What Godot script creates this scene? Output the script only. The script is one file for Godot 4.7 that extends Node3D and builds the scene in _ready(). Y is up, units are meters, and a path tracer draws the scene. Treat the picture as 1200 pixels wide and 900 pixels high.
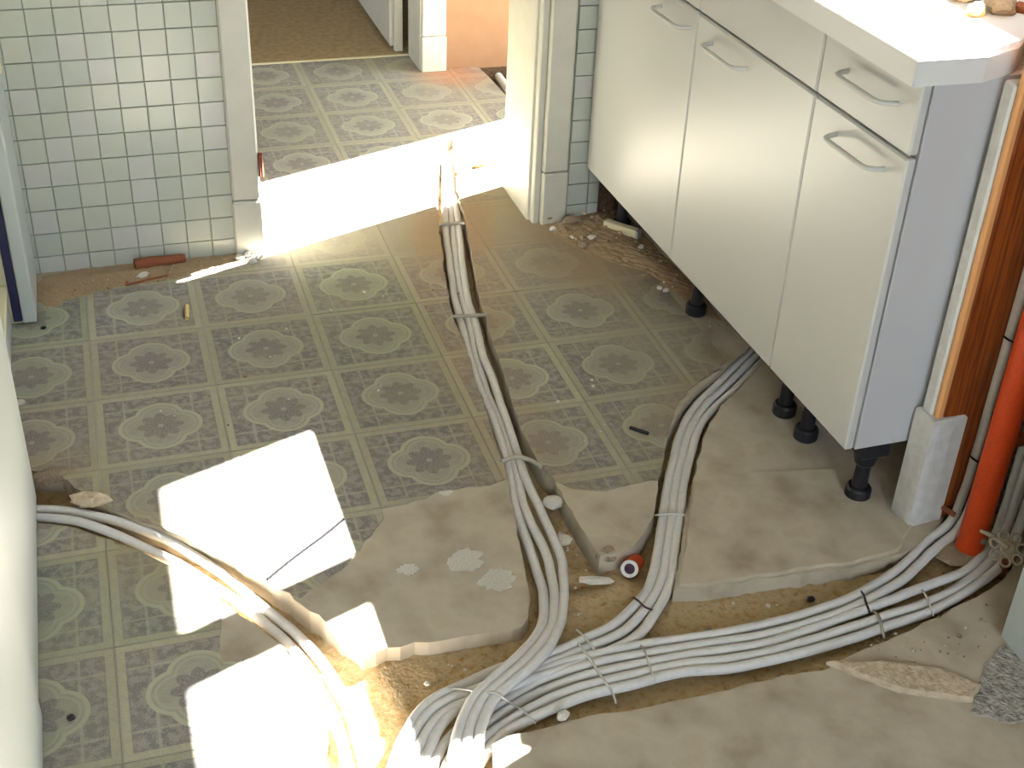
extends Node3D
# A kitchen under renovation: trenches with grey conduits cut through a patterned vinyl floor.
# Metres, y up. x runs along the back wall, z towards the camera. The vinyl tiles are 25 cm square, on the lines x, z = n * 0.25.

var M := {}
var used := {}
var rng := RandomNumberGenerator.new()
var wobble := FastNoiseLite.new()
var soil_lows: Array[PackedVector2Array] = []

# ---------------------------------------------------------------- naming
func numbered(called: String) -> String:
	if not used.has(called):
		used[called] = 0
		return called
	used[called] += 1
	return "%s_%03d" % [called, used[called]]

func tag(o: Node3D, label: String, category: String, group := "") -> Node3D:
	o.set_meta("label", label)
	o.set_meta("category", category)
	if group != "":
		o.set_meta("group", group)
	return o

func obj(called: String, st: SurfaceTool, m: Material, parent: Node3D = null) -> MeshInstance3D:
	var o := MeshInstance3D.new()
	o.mesh = st.commit()
	o.material_override = m
	o.cast_shadow = GeometryInstance3D.SHADOW_CASTING_SETTING_ON
	if parent == null:
		o.name = numbered(called)
		add_child(o, true)
	else:
		o.name = called
		parent.add_child(o, true)
	return o

func thing(called: String, label: String, category: String, at := Vector3.ZERO, turn := 0.0, group := "") -> Node3D:
	var o := Node3D.new()
	o.name = numbered(called)
	add_child(o)
	o.position = at
	o.rotation.y = turn
	tag(o, label, category, group)
	return o

func struct(called: String, st: SurfaceTool, m: Material) -> MeshInstance3D:
	var o := obj(called, st, m)
	o.set_meta("kind", "structure")
	return o

# ---------------------------------------------------------------- shapes
func mb() -> SurfaceTool:
	var st := SurfaceTool.new()
	st.begin(Mesh.PRIMITIVE_TRIANGLES)
	return st

func tri(st: SurfaceTool, a: Vector3, b: Vector3, c: Vector3, out: Vector3) -> void:
	var n := (c - a).cross(b - a)
	if n.length_squared() < 1e-18:
		return
	n = n.normalized()
	if n.dot(out) < 0.0:
		var t := b
		b = c
		c = t
		n = -n
	for p: Vector3 in [a, b, c]:
		st.set_normal(n)
		st.set_uv(Vector2(p.x, p.z))
		st.add_vertex(p)

func quad(st: SurfaceTool, a: Vector3, b: Vector3, c: Vector3, d: Vector3, out: Vector3) -> void:
	tri(st, a, b, c, out)
	tri(st, a, c, d, out)

# a box from lo to hi with chamfered edges
func box(st: SurfaceTool, lo: Vector3, hi: Vector3, ch := 0.0, t := Transform3D.IDENTITY) -> void:
	var mid := (lo + hi) * 0.5
	var h := (hi - lo) * 0.5
	ch = minf(ch, minf(h.x, minf(h.y, h.z)) * 0.9)
	if ch <= 0.0:
		for ax in 3:
			for s: float in [-1.0, 1.0]:
				var n := Vector3.ZERO
				n[ax] = s
				var u := Vector3.ZERO
				u[(ax + 1) % 3] = h[(ax + 1) % 3]
				var v := Vector3.ZERO
				v[(ax + 2) % 3] = h[(ax + 2) % 3]
				var c := mid + n * h[ax]
				quad(st, t * (c - u - v), t * (c + u - v), t * (c + u + v), t * (c - u + v), t.basis * n)
		return
	var pt := func(sx: float, sy: float, sz: float, ax: int) -> Vector3:
		var p := Vector3(sx * (h.x - ch), sy * (h.y - ch), sz * (h.z - ch))
		p[ax] = [sx, sy, sz][ax] * h[ax]
		return t * (mid + p)
	var e := [-1.0, 1.0]
	for ax in 3:
		var b1 := (ax + 1) % 3
		var b2 := (ax + 2) % 3
		for s: float in e:
			var q := []
			for k: Array in [[-1.0, -1.0], [1.0, -1.0], [1.0, 1.0], [-1.0, 1.0]]:
				var sg := [0.0, 0.0, 0.0]
				sg[ax] = s
				sg[b1] = k[0]
				sg[b2] = k[1]
				q.append(pt.call(sg[0], sg[1], sg[2], ax))
			var n := Vector3.ZERO
			n[ax] = s
			quad(st, q[0], q[1], q[2], q[3], t.basis * n)
		for s1: float in e:
			for s2: float in e:
				var a := [0.0, 0.0, 0.0]
				a[b1] = s1
				a[b2] = s2
				var lo_s := a.duplicate()
				lo_s[ax] = -1.0
				var hi_s := a.duplicate()
				hi_s[ax] = 1.0
				var n2 := Vector3(a[0], a[1], a[2])
				quad(st, pt.call(lo_s[0], lo_s[1], lo_s[2], b1), pt.call(hi_s[0], hi_s[1], hi_s[2], b1), pt.call(hi_s[0], hi_s[1], hi_s[2], b2), pt.call(lo_s[0], lo_s[1], lo_s[2], b2), t.basis * n2)
	for sx: float in e:
		for sy: float in e:
			for sz: float in e:
				tri(st, pt.call(sx, sy, sz, 0), pt.call(sx, sy, sz, 1), pt.call(sx, sy, sz, 2), t.basis * Vector3(sx, sy, sz))

func one_box(lo: Vector3, hi: Vector3, ch := 0.0) -> SurfaceTool:
	var st := mb()
	box(st, lo, hi, ch)
	return st

# smooth curve through points
func smooth(p: PackedVector3Array, step := 0.012) -> PackedVector3Array:
	var r := PackedVector3Array()
	for i in p.size() - 1:
		var a := p[maxi(i - 1, 0)]
		var b := p[i]
		var c := p[i + 1]
		var d := p[mini(i + 2, p.size() - 1)]
		var n := maxi(1, int(b.distance_to(c) / step))
		for k in n:
			r.append(b.cubic_interpolate(c, a, d, float(k) / n))
	r.append(p[p.size() - 1])
	return r

func tube(st: SurfaceTool, p: PackedVector3Array, r: float, sides := 12, caps := true, r_end := -1.0) -> void:
	if r_end < 0.0:
		r_end = r
	var up := Vector3.UP
	var rings := []
	var n := p.size()
	var along := 0.0
	for i in n:
		var d := (p[mini(i + 1, n - 1)] - p[maxi(i - 1, 0)]).normalized()
		if i == 0:
			up = Vector3.UP if absf(d.y) < 0.9 else Vector3.RIGHT
		up = (up - d * up.dot(d)).normalized()
		var side := d.cross(up)
		if i > 0:
			along += p[i].distance_to(p[i - 1])
		var rr := lerpf(r, r_end, float(i) / maxf(1, n - 1))
		var ring := []
		for k in sides + 1:
			var a := TAU * k / sides
			var o := up * cos(a) + side * sin(a)
			ring.append([p[i] + o * rr, o, Vector2(float(k) / sides, along)])
		rings.append(ring)
	for i in n - 1:
		for k in sides:
			for c: Array in [[i, k], [i + 1, k + 1], [i, k + 1], [i, k], [i + 1, k], [i + 1, k + 1]]:
				var v: Array = rings[c[0]][c[1]]
				st.set_normal(v[1])
				st.set_uv(v[2])
				st.add_vertex(v[0])
	if caps:
		for e: int in [0, n - 1]:
			var out := (p[0] - p[1]) if e == 0 else (p[n - 1] - p[n - 2])
			for k in sides:
				tri(st, p[e], rings[e][k][0], rings[e][k + 1][0], out)

func lathe(st: SurfaceTool, prof: Array, sides := 20, t := Transform3D.IDENTITY) -> void:
	for i in prof.size() - 1:
		var a: Vector2 = prof[i]
		var b: Vector2 = prof[i + 1]
		for k in sides:
			var q := []
			for c: Array in [[a, k], [a, k + 1], [b, k + 1], [b, k]]:
				var an: float = TAU * c[1] / sides
				q.append(t * Vector3(c[0].x * cos(an), c[0].y, c[0].x * sin(an)))
			var am := TAU * (k + 0.5) / sides
			var out := Vector3((b.y - a.y) * cos(am), a.x - b.x, (b.y - a.y) * sin(am))
			quad(st, q[0], q[1], q[2], q[3], t.basis * out)

# outline made of short, slightly uneven steps
func ragged(p: PackedVector2Array, step: float, amount: float) -> PackedVector2Array:
	var r := PackedVector2Array()
	for i in p.size():
		var a := p[i]
		var b := p[(i + 1) % p.size()]
		var n := maxi(1, int(a.distance_to(b) / step))
		for k in n:
			var q := a.lerp(b, float(k) / n)
			r.append(q + Vector2(wobble.get_noise_2d(q.x * 900.0, q.y * 900.0), wobble.get_noise_2d(q.x * 900.0 + 500.0, q.y * 900.0)) * amount)
	return r

# upright slab with the outline p (x, z); UV is the plan divided by one vinyl tile, UV2 the place in the dust map
func prism(st: SurfaceTool, p: PackedVector2Array, y0: float, y1: float, bevel := 0.0) -> void:
	var top := p
	if bevel > 0.0:
		var shrunk := Geometry2D.offset_polygon(p, -bevel)
		if shrunk.size() == 1 and Geometry2D.is_polygon_clockwise(shrunk[0]) == Geometry2D.is_polygon_clockwise(p):
			top = shrunk[0]
		else:
			bevel = 0.0
	var idx := Geometry2D.triangulate_polygon(top)
	for k in range(0, idx.size(), 3):
		var t := [top[idx[k]], top[idx[k + 1]], top[idx[k + 2]]]
		var f: float = (t[2] - t[0]).cross(t[1] - t[0])
		for j: int in ([0, 1, 2] if f < 0.0 else [0, 2, 1]):
			var q: Vector2 = t[j]
			st.set_normal(Vector3.UP)
			st.set_uv(q / 0.25)
			st.set_uv2(Vector2((q.x + 0.5) / 2.2, (q.y + 1.8) / 3.4))
			st.add_vertex(Vector3(q.x, y1, q.y))
	var cw := Geometry2D.is_polygon_clockwise(p)
	for i in p.size():
		var a := p[i]
		var b := p[(i + 1) % p.size()]
		var d := (b - a).normalized()
		var out := Vector3(d.y, 0, -d.x)
		if cw:
			out = -out
		var hi_y := y1 - bevel
		for c: Array in [[a, y0], [b, y0], [b, hi_y], [a, y0], [b, hi_y], [a, hi_y]] if ((Vector3(0, 1, 0)).cross(Vector3(b.x - a.x, 0, b.y - a.y))).dot(out) > 0.0 else [[a, y0], [b, hi_y], [b, y0], [a, y0], [a, hi_y], [b, hi_y]]:
			st.set_normal(out)
			st.set_uv(c[0] / 0.25)
			st.set_uv2(Vector2((c[0].x + 0.5) / 2.2, (c[0].y + 1.8) / 3.4))
			st.add_vertex(Vector3(c[0].x, c[1], c[0].y))
	if bevel > 0.0:
		# the broken arris: each side edge joins the nearest point of the shrunk top
		for i in p.size():
			var a := p[i]
			var b := p[(i + 1) % p.size()]
			var na := nearest(top, a)
			var nb := nearest(top, b)
			for t: Array in [[Vector3(a.x, y1 - bevel, a.y), Vector3(b.x, y1 - bevel, b.y), Vector3(nb.x, y1, nb.y)], [Vector3(a.x, y1 - bevel, a.y), Vector3(nb.x, y1, nb.y), Vector3(na.x, y1, na.y)]]:
				tri(st, t[0], t[1], t[2], Vector3.UP)

func nearest(p: PackedVector2Array, q: Vector2) -> Vector2:
	var best := p[0]
	var d := INF
	for i in p.size():
		var c := Geometry2D.get_closest_point_to_segment(q, p[i], p[(i + 1) % p.size()])
		if c.distance_squared_to(q) < d:
			d = c.distance_squared_to(q)
			best = c
	return best

# an irregular chunk: size is its full extent
func lump(st: SurfaceTool, size: Vector3, sd: int, t := Transform3D.IDENTITY, rings := 5, sides := 8) -> void:
	var r := RandomNumberGenerator.new()
	r.seed = sd
	var rows := []
	for i in rings + 1:
		var v := PI * i / rings
		var row := []
		for k in sides:
			var a := TAU * k / sides
			var w := r.randf_range(0.72, 1.1)
			row.append(Vector3(sin(v) * cos(a) * w, cos(v) * (0.85 if i in [0, rings] else r.randf_range(0.8, 1.0)), sin(v) * sin(a) * w) * size * 0.5)
		if i == 0 or i == rings:
			for k in sides:
				row[k] = row[0]
		rows.append(row)
	for i in rings:
		for k in sides:
			var a: Vector3 = rows[i][k]
			var b: Vector3 = rows[i][(k + 1) % sides]
			var c: Vector3 = rows[i + 1][(k + 1) % sides]
			var d: Vector3 = rows[i + 1][k]
			var out: Vector3 = t.basis * (a + b + c + d)
			tri(st, t * a, t * b, t * c, out)
			tri(st, t * a, t * c, t * d, out)

# ---------------------------------------------------------------- materials
func ramp(cols: Array) -> Gradient:
	var g := Gradient.new()
	var off := PackedFloat32Array()
	var cc := PackedColorArray()
	for i in cols.size():
		off.append(float(i) / (cols.size() - 1))
		cc.append(cols[i])
	g.offsets = off
	g.colors = cc
	return g

func noise_tex(freq: float, oct: int, sd: int, cols: Array = [], size := 512, kind := FastNoiseLite.TYPE_SIMPLEX_SMOOTH) -> NoiseTexture2D:
	var n := FastNoiseLite.new()
	n.noise_type = kind
	n.frequency = freq
	n.fractal_octaves = oct
	n.seed = sd
	var t := NoiseTexture2D.new()
	t.width = size
	t.height = size
	t.seamless = true
	t.noise = n
	if cols.size():
		t.color_ramp = ramp(cols)
	return t

func rgb(r: float, g: float, b: float) -> Color:
	return Color(r / 255.0, g / 255.0, b / 255.0)

func plain(c: Color, rough := 0.6, spec := 0.5, metal := 0.0) -> StandardMaterial3D:
	var m := StandardMaterial3D.new()
	m.albedo_color = c
	m.roughness = rough
	m.metallic = metal
	m.metallic_specular = spec
	return m

# colours mottled by world-space noise; scale is repeats per metre, relief in centimetres
func mottled(cols: Array, scale: float, rough: float, relief := 0.0, sd := 1, freq := 0.02, oct := 5) -> StandardMaterial3D:
	var m := plain(Color.WHITE, rough, 0.4)
	m.albedo_texture = noise_tex(freq, oct, sd, cols)
	m.uv1_triplanar = true
	m.uv1_world_triplanar = true
	m.uv1_scale = Vector3.ONE * scale
	if relief > 0.0:
		m.heightmap_enabled = true
		m.heightmap_scale = relief
		m.heightmap_texture = noise_tex(freq * 2.0, 5, sd + 7)
	return m

# the print of one vinyl tile: border bands, thin lines, a four-lobed double outline and a dark rosette
func vinyl_print(sd: int) -> ImageTexture:
	var n := 320
	var im := Image.create(n, n, false, Image.FORMAT_RGB8)
	var f := FastNoiseLite.new()
	f.seed = sd
	f.frequency = 0.035
	f.fractal_octaves = 4
	var fine := FastNoiseLite.new()
	fine.seed = sd + 1
	fine.frequency = 0.16
	fine.fractal_octaves = 3
	var base := Color(0.54, 0.53, 0.50)
	var dark := Color(0.425, 0.405, 0.40)
	var field := Color(0.585, 0.58, 0.515)
	var line := Color(0.655, 0.65, 0.55)
	var band := Color(0.64, 0.622, 0.51)
	for j in n:
		for i in n:
			var x := (i + 0.5) / n - 0.5
			var y := (j + 0.5) / n - 0.5
			var blot := f.get_noise_2d(i, j)
			var grit := fine.get_noise_2d(i, j)
			var c := base.lerp(dark, clampf(0.5 + blot * 2.0 + grit * 1.2, 0.0, 1.0))
			var ax := absf(x)
			var ay := absf(y)
			var edge := maxf(ax, ay)
			var rr := Vector2(x, y).length()
			var th := atan2(y, x)
			# outline of four round lobes: distance is negative inside
			var lobe := minf(Vector2(ax - 0.135, ay).length(), Vector2(ax, ay - 0.135).length()) - 0.185
			# thin lines that cross the tile beside the medallion
			if edge < 0.445 and lobe > 0.0:
				if absf(ax - 0.275) < 0.010 or absf(ay - 0.275) < 0.010:
					c = c.lerp(line, 0.55)
			if lobe < 0.0:
				c = field.lerp(base, clampf(0.3 + blot + grit * 0.6, 0.0, 1.0))
				var petal := 0.125 + 0.06 * absf(cos(4.0 * th))
				if rr < petal:
					c = dark.lerp(base, clampf(0.15 + grit + 0.35 * absf(sin(8.0 * th)), 0.0, 1.0))
				if rr < 0.025:
					c = field
			if absf(lobe) < 0.016:
				c = line.lerp(base, 0.1)
			elif absf(lobe + 0.045) < 0.009:
				c = line.lerp(base, 0.35)
			if edge > 0.437:
				c = band.lerp(base, clampf(0.2 + 0.7 * grit + 0.5 * blot, 0.0, 0.7))
				if edge > 0.489:
					c = c.lerp(base, 0.42)
			elif edge > 0.428:
				c = c.lerp(dark, 0.4)
			if fine.get_noise_2d(i * 2.3 + 700.0, j * 2.3) > 0.42:
				c = c.lerp(Color(0.76, 0.75, 0.71), 0.45)
			im.set_pixel(i, j, c)
	im.generate_mipmaps()
	return ImageTexture.create_from_image(im)

# brown building dust and dirt lying on the floor, thickest along the walls, the cabinets and the cut trench
func dust_map(cut: PackedVector2Array) -> ImageTexture:
	var w := 330
	var h := 510
	var im := Image.create(w, h, false, Image.FORMAT_RGBA8)
	var f := FastNoiseLite.new()
	f.seed = 31
	f.frequency = 0.018
	f.fractal_octaves = 5
	var g := FastNoiseLite.new()
	g.seed = 32
	g.frequency = 0.12
	g.fractal_octaves = 3
	for j in h:
		for i in w:
			var p := Vector2((i + 0.5) / w * 2.2 - 0.5, (j + 0.5) / h * 3.4 - 1.8)
			var near_cut := 9.0
			for k in range(0, cut.size() - 1):
				near_cut = minf(near_cut, p.distance_to(Geometry2D.get_closest_point_to_segment(p, cut[k], cut[k + 1])))
			var a := 0.14 + 0.12 * smoothstep(0.4, -0.2, p.y)
			a += 0.42 * smoothstep(1.0, 1.27, p.x) * smoothstep(0.75, 0.1, p.y) * smoothstep(-0.9, -0.45, p.y)
			a += 0.3 * smoothstep(0.7, 1.1, p.x) * smoothstep(0.12, -0.25, p.y) * smoothstep(-0.8, -0.4, p.y)
			a += 0.6 * smoothstep(0.17, 0.03, absf(p.y + 0.36)) * smoothstep(-0.7, -0.4, p.y)
			a += 0.25 * smoothstep(0.15, 0.0, near_cut)
			a += 0.5 * smoothstep(0.3, 0.0, p.distance_to(Vector2(1.23, -1.56)))
			a += f.get_noise_2d(i, j) * 0.36 + g.get_noise_2d(i, j) * 0.2
			var c := Color(0.60, 0.565, 0.475).lerp(Color(0.60, 0.505, 0.375), clampf(0.75 * smoothstep(0.12, 0.02, near_cut) + 0.8 * smoothstep(1.0, 1.25, p.x) * smoothstep(-0.7, -0.45, p.y) * smoothstep(0.25, -0.1, p.y), 0.0, 1.0))
			c = c.lerp(Color(0.80, 0.42, 0.22), 0.6 * smoothstep(0.2, 0.04, p.distance_to(Vector2(1.26, -1.53))))
			c.a = clampf(a, 0.0, 0.93)
			im.set_pixel(i, j, c)
	return ImageTexture.create_from_image(im)

func wood_grain() -> ImageTexture:
	var im := Image.create(128, 512, false, Image.FORMAT_RGB8)
	var f := FastNoiseLite.new()
	f.seed = 5
	f.frequency = 0.05
	f.fractal_octaves = 4
	for j in 512:
		for i in 128:
			var v := f.get_noise_2d(i * 3.0, j * 0.12) * 1.3 + 0.5 + 0.25 * sin(i * 0.45 + f.get_noise_2d(i, j * 0.3) * 5.0)
			im.set_pixel(i, j, Color(0.60, 0.30, 0.09).lerp(Color(0.43, 0.19, 0.05), clampf(v, 0.0, 1.0)))
	return ImageTexture.create_from_image(im)

func make_materials() -> void:
	M.cabinet = plain(rgb(185, 184, 176), 0.36, 0.5)
	M.worktop = plain(rgb(206, 205, 198), 0.4, 0.5)
	M.side = plain(rgb(182, 180, 177), 0.45, 0.4)
	M.casing = mottled([rgb(192, 188, 170), rgb(200, 196, 180)], 1.2, 0.45, 0.0, 8)
	M.post = mottled([rgb(190, 187, 176), rgb(208, 206, 198)], 3.0, 0.6, 0.06, 9)
	M.panel = plain(rgb(176, 181, 174), 0.4, 0.5)
	M.plaster = mottled([rgb(208, 205, 192), rgb(222, 219, 206)], 1.5, 0.9, 0.05, 11)
	M.grout = mottled([rgb(142, 141, 124), rgb(164, 162, 144)], 9.0, 0.9, 0.05, 12)
	M.rough_wall = mottled([rgb(120, 116, 104), rgb(168, 163, 150), rgb(186, 180, 168)], 5.0, 0.95, 0.7, 13)
	M.brown_under = mottled([rgb(70, 52, 38), rgb(120, 92, 66)], 6.0, 0.95, 0.5, 14)
	M.peach = mottled([rgb(152, 114, 84), rgb(158, 121, 91)], 1.2, 0.85, 0.02, 15)
	M.brown_floor = mottled([rgb(134, 112, 78), rgb(166, 142, 104)], 3.0, 0.6, 0.0, 16)
	M.ceiling = plain(rgb(228, 226, 218), 0.9, 0.2)
	M.screed = mottled([rgb(152, 138, 115), rgb(172, 159, 137), rgb(184, 172, 150), rgb(174, 158, 131)], 1.1, 0.92, 0.12, 17, 0.012, 6)
	M.soil = mottled([rgb(140, 106, 62), rgb(172, 146, 102), rgb(178, 158, 122), rgb(170, 122, 64)], 3.2, 1.0, 0.22, 18, 0.03, 6)
	M.dirt = mottled([rgb(128, 104, 76), rgb(158, 134, 102), rgb(172, 152, 122)], 5.0, 1.0, 0.12, 19, 0.07, 6)
	M.conduit = mottled([rgb(194, 190, 181), rgb(206, 202, 194), rgb(208, 203, 194)], 6.0, 0.55, 0.0, 20)
	M.strap = plain(rgb(168, 160, 142), 0.7, 0.3)
	M.cord = plain(rgb(196, 190, 176), 0.8, 0.3)
	M.wire = plain(rgb(190, 190, 186), 0.35, 0.5, 0.8)
	M.black = plain(rgb(34, 32, 34), 0.5, 0.4)
	M.orange = mottled([rgb(184, 56, 10), rgb(196, 66, 16), rgb(176, 56, 16)], 5.0, 0.5, 0.05, 21)
	M.metal = mottled([rgb(150, 138, 118), rgb(190, 180, 162)], 20.0, 0.45, 0.1, 22)
	M.rust = mottled([rgb(112, 62, 40), rgb(150, 86, 58), rgb(166, 104, 74)], 20.0, 0.85, 0.3, 23)
	M.clay = mottled([rgb(196, 104, 66), rgb(214, 132, 92)], 20.0, 0.9, 0.2, 24)
	M.chalk = mottled([rgb(198, 190, 172), rgb(224, 220, 208)], 20.0, 0.95, 0.2, 25)
	M.stone = mottled([rgb(132, 112, 88), rgb(172, 154, 128)], 20.0, 0.95, 0.2, 26)
	M.pale = mottled([rgb(164, 144, 116), rgb(188, 170, 142), rgb(206, 192, 168)], 5.0, 0.95, 0.2, 27)
	M.yellow = mottled([rgb(206, 172, 92), rgb(232, 214, 160)], 14.0, 0.9, 0.2, 28)
	M.purple = plain(rgb(64, 30, 48), 0.7)
	M.blue = plain(rgb(34, 31, 70), 0.6)
	M.beige = plain(rgb(206, 198, 160), 0.6)
	M.grey_board = mottled([rgb(150, 148, 140), rgb(172, 170, 160)], 4.0, 0.7, 0.0, 29)
	M.wood = plain(Color.WHITE, 0.4, 0.5)
	M.wood.albedo_texture = wood_grain()
	M.wood.uv1_triplanar = true
	M.wood.uv1_scale = Vector3(7, 0.9, 7)
	M.lit_wood_edge = plain(rgb(208, 150, 92), 0.5, 0.5)
	M.glass = plain(Color(1, 1, 1, 0.06), 0.05, 0.5)
	M.glass.transparency = BaseMaterial3D.TRANSPARENCY_ALPHA
	M.wall_tiles = []
	for k in 4:
		var t := plain([rgb(177, 180, 163), rgb(181, 183, 167), rgb(174, 178, 163), rgb(183, 183, 172)][k], 0.22, 0.5)
		M.wall_tiles.append(t)

# ---------------------------------------------------------------- scene
func _ready() -> void:
	rng.seed = 77
	wobble.seed = 9
	wobble.frequency = 0.1
	wobble.fractal_octaves = 3

	# camera
	var cam := Camera3D.new()
	cam.name = "camera"
	cam.position = Vector3(0.099944, 1.543626, 2.664539)
	cam.basis = Basis.from_euler(Vector3(-0.572029, -0.326760, 0.046289))
	cam.fov = 32.747330
	cam.near = 0.02
	add_child(cam)
	cam.current = true

	# daylight
	var env := Environment.new()
	var sky_m := ProceduralSkyMaterial.new()
	sky_m.sky_top_color = rgb(188, 204, 226)
	sky_m.sky_horizon_color = rgb(216, 222, 226)
	sky_m.ground_bottom_color = rgb(120, 116, 106)
	sky_m.ground_horizon_color = rgb(180, 176, 166)
	sky_m.sky_energy_multiplier = 2.6
	sky_m.ground_energy_multiplier = 2.2
	var sky := Sky.new()
	sky.sky_material = sky_m
	env.background_mode = Environment.BG_SKY
	env.sky = sky
	env.ambient_light_source = Environment.AMBIENT_SOURCE_SKY
	env.tonemap_mode = Environment.TONE_MAPPER_LINEAR
	env.tonemap_exposure = 2.25
	env.sdfgi_enabled = true
	env.ssao_enabled = true
	env.ssil_enabled = true
	var we := WorldEnvironment.new()
	we.name = "world"
	we.environment = env
	add_child(we)
	var sun := DirectionalLight3D.new()
	sun.name = "sun"
	sun.light_color = Color(0.98, 0.98, 1.0)
	sun.light_energy = 32.0
	sun.light_angular_distance = 0.5
	sun.shadow_enabled = true
	sun.sky_mode = DirectionalLight3D.SKY_MODE_LIGHT_ONLY
	add_child(sun)
	var flat := Vector3(-0.928, 0, 0.371).normalized()
	sun.look_at_from_position(Vector3(6, 6, -3), Vector3(6, 6, -3) + flat - Vector3(0, 0.98, 0))

	make_materials()
	build_room()
	build_floor()
	build_cabinets()
	build_conduits()
	build_chase()
	build_left_side()
	build_debris()

# ---------------------------------------------------------------- room shell
func window_frame(called: String, x: float, z0: float, z1: float, y0: float, y1: float, panes: Array) -> void:
	# a white frame in the plane x, with one casement per pane [z0, z1] and glass in each
	var w := Node3D.new()
	w.name = numbered(called)
	w.set_meta("kind", "structure")
	add_child(w)
	var st := mb()
	var lowest: float = panes[0][2]
	var highest: float = panes[0][3]
	box(st, Vector3(x, y0, z0), Vector3(x + 0.04, lowest, z1), 0.004)
	box(st, Vector3(x, highest, z0), Vector3(x + 0.04, y1, z1), 0.004)
	var at := z0
	for p: Array in panes:
		box(st, Vector3(x, lowest, at), Vector3(x + 0.04, highest, p[0]), 0.003)
		at = p[1]
	box(st, Vector3(x, lowest, at), Vector3(x + 0.04, highest, z1), 0.003)
	obj("window_frame", st, M.casing, w)
	for p: Array in panes:
		obj("pane", one_box(Vector3(x + 0.018, lowest, p[0]), Vector3(x + 0.022, highest, p[1])), M.glass, w)

func wall_tiling(wall: Node3D, x0: float, x1: float, first: float, pitch: float, y_top: float, z: float) -> void:
	# square white tiles with recessed joints; the tiles at the ends are cut to fit
	var shapes := {}
	var y := -0.075
	while y < y_top:
		var x := first - pitch * ceilf((first - x0) / pitch)
		while x < x1:
			var a := maxf(x, x0) + 0.0009
			var b := minf(x + pitch, x1) - 0.0009
			if b - a > 0.006:
				var c := maxf(y, 0.0) + 0.0009
				var d := y + 0.06 - 0.0009
				var key := "%d_%d" % [roundi((b - a) * 10000), roundi((d - c) * 10000)]
				if not shapes.has(key):
					shapes[key] = one_box(Vector3.ZERO, Vector3(b - a, d - c, 0.006), 0.0012).commit()
				var o := MeshInstance3D.new()
				o.name = "wall_tile"
				o.mesh = shapes[key]
				o.material_override = M.wall_tiles[rng.randi() % 4]
				o.position = Vector3(a, c, z + rng.randf_range(-0.0005, 0.0005))
				o.rotation = Vector3(rng.randf_range(-0.006, 0.006), rng.randf_range(-0.006, 0.006), 0)
				wall.add_child(o, true)
			x += pitch
		y += 0.06

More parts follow.
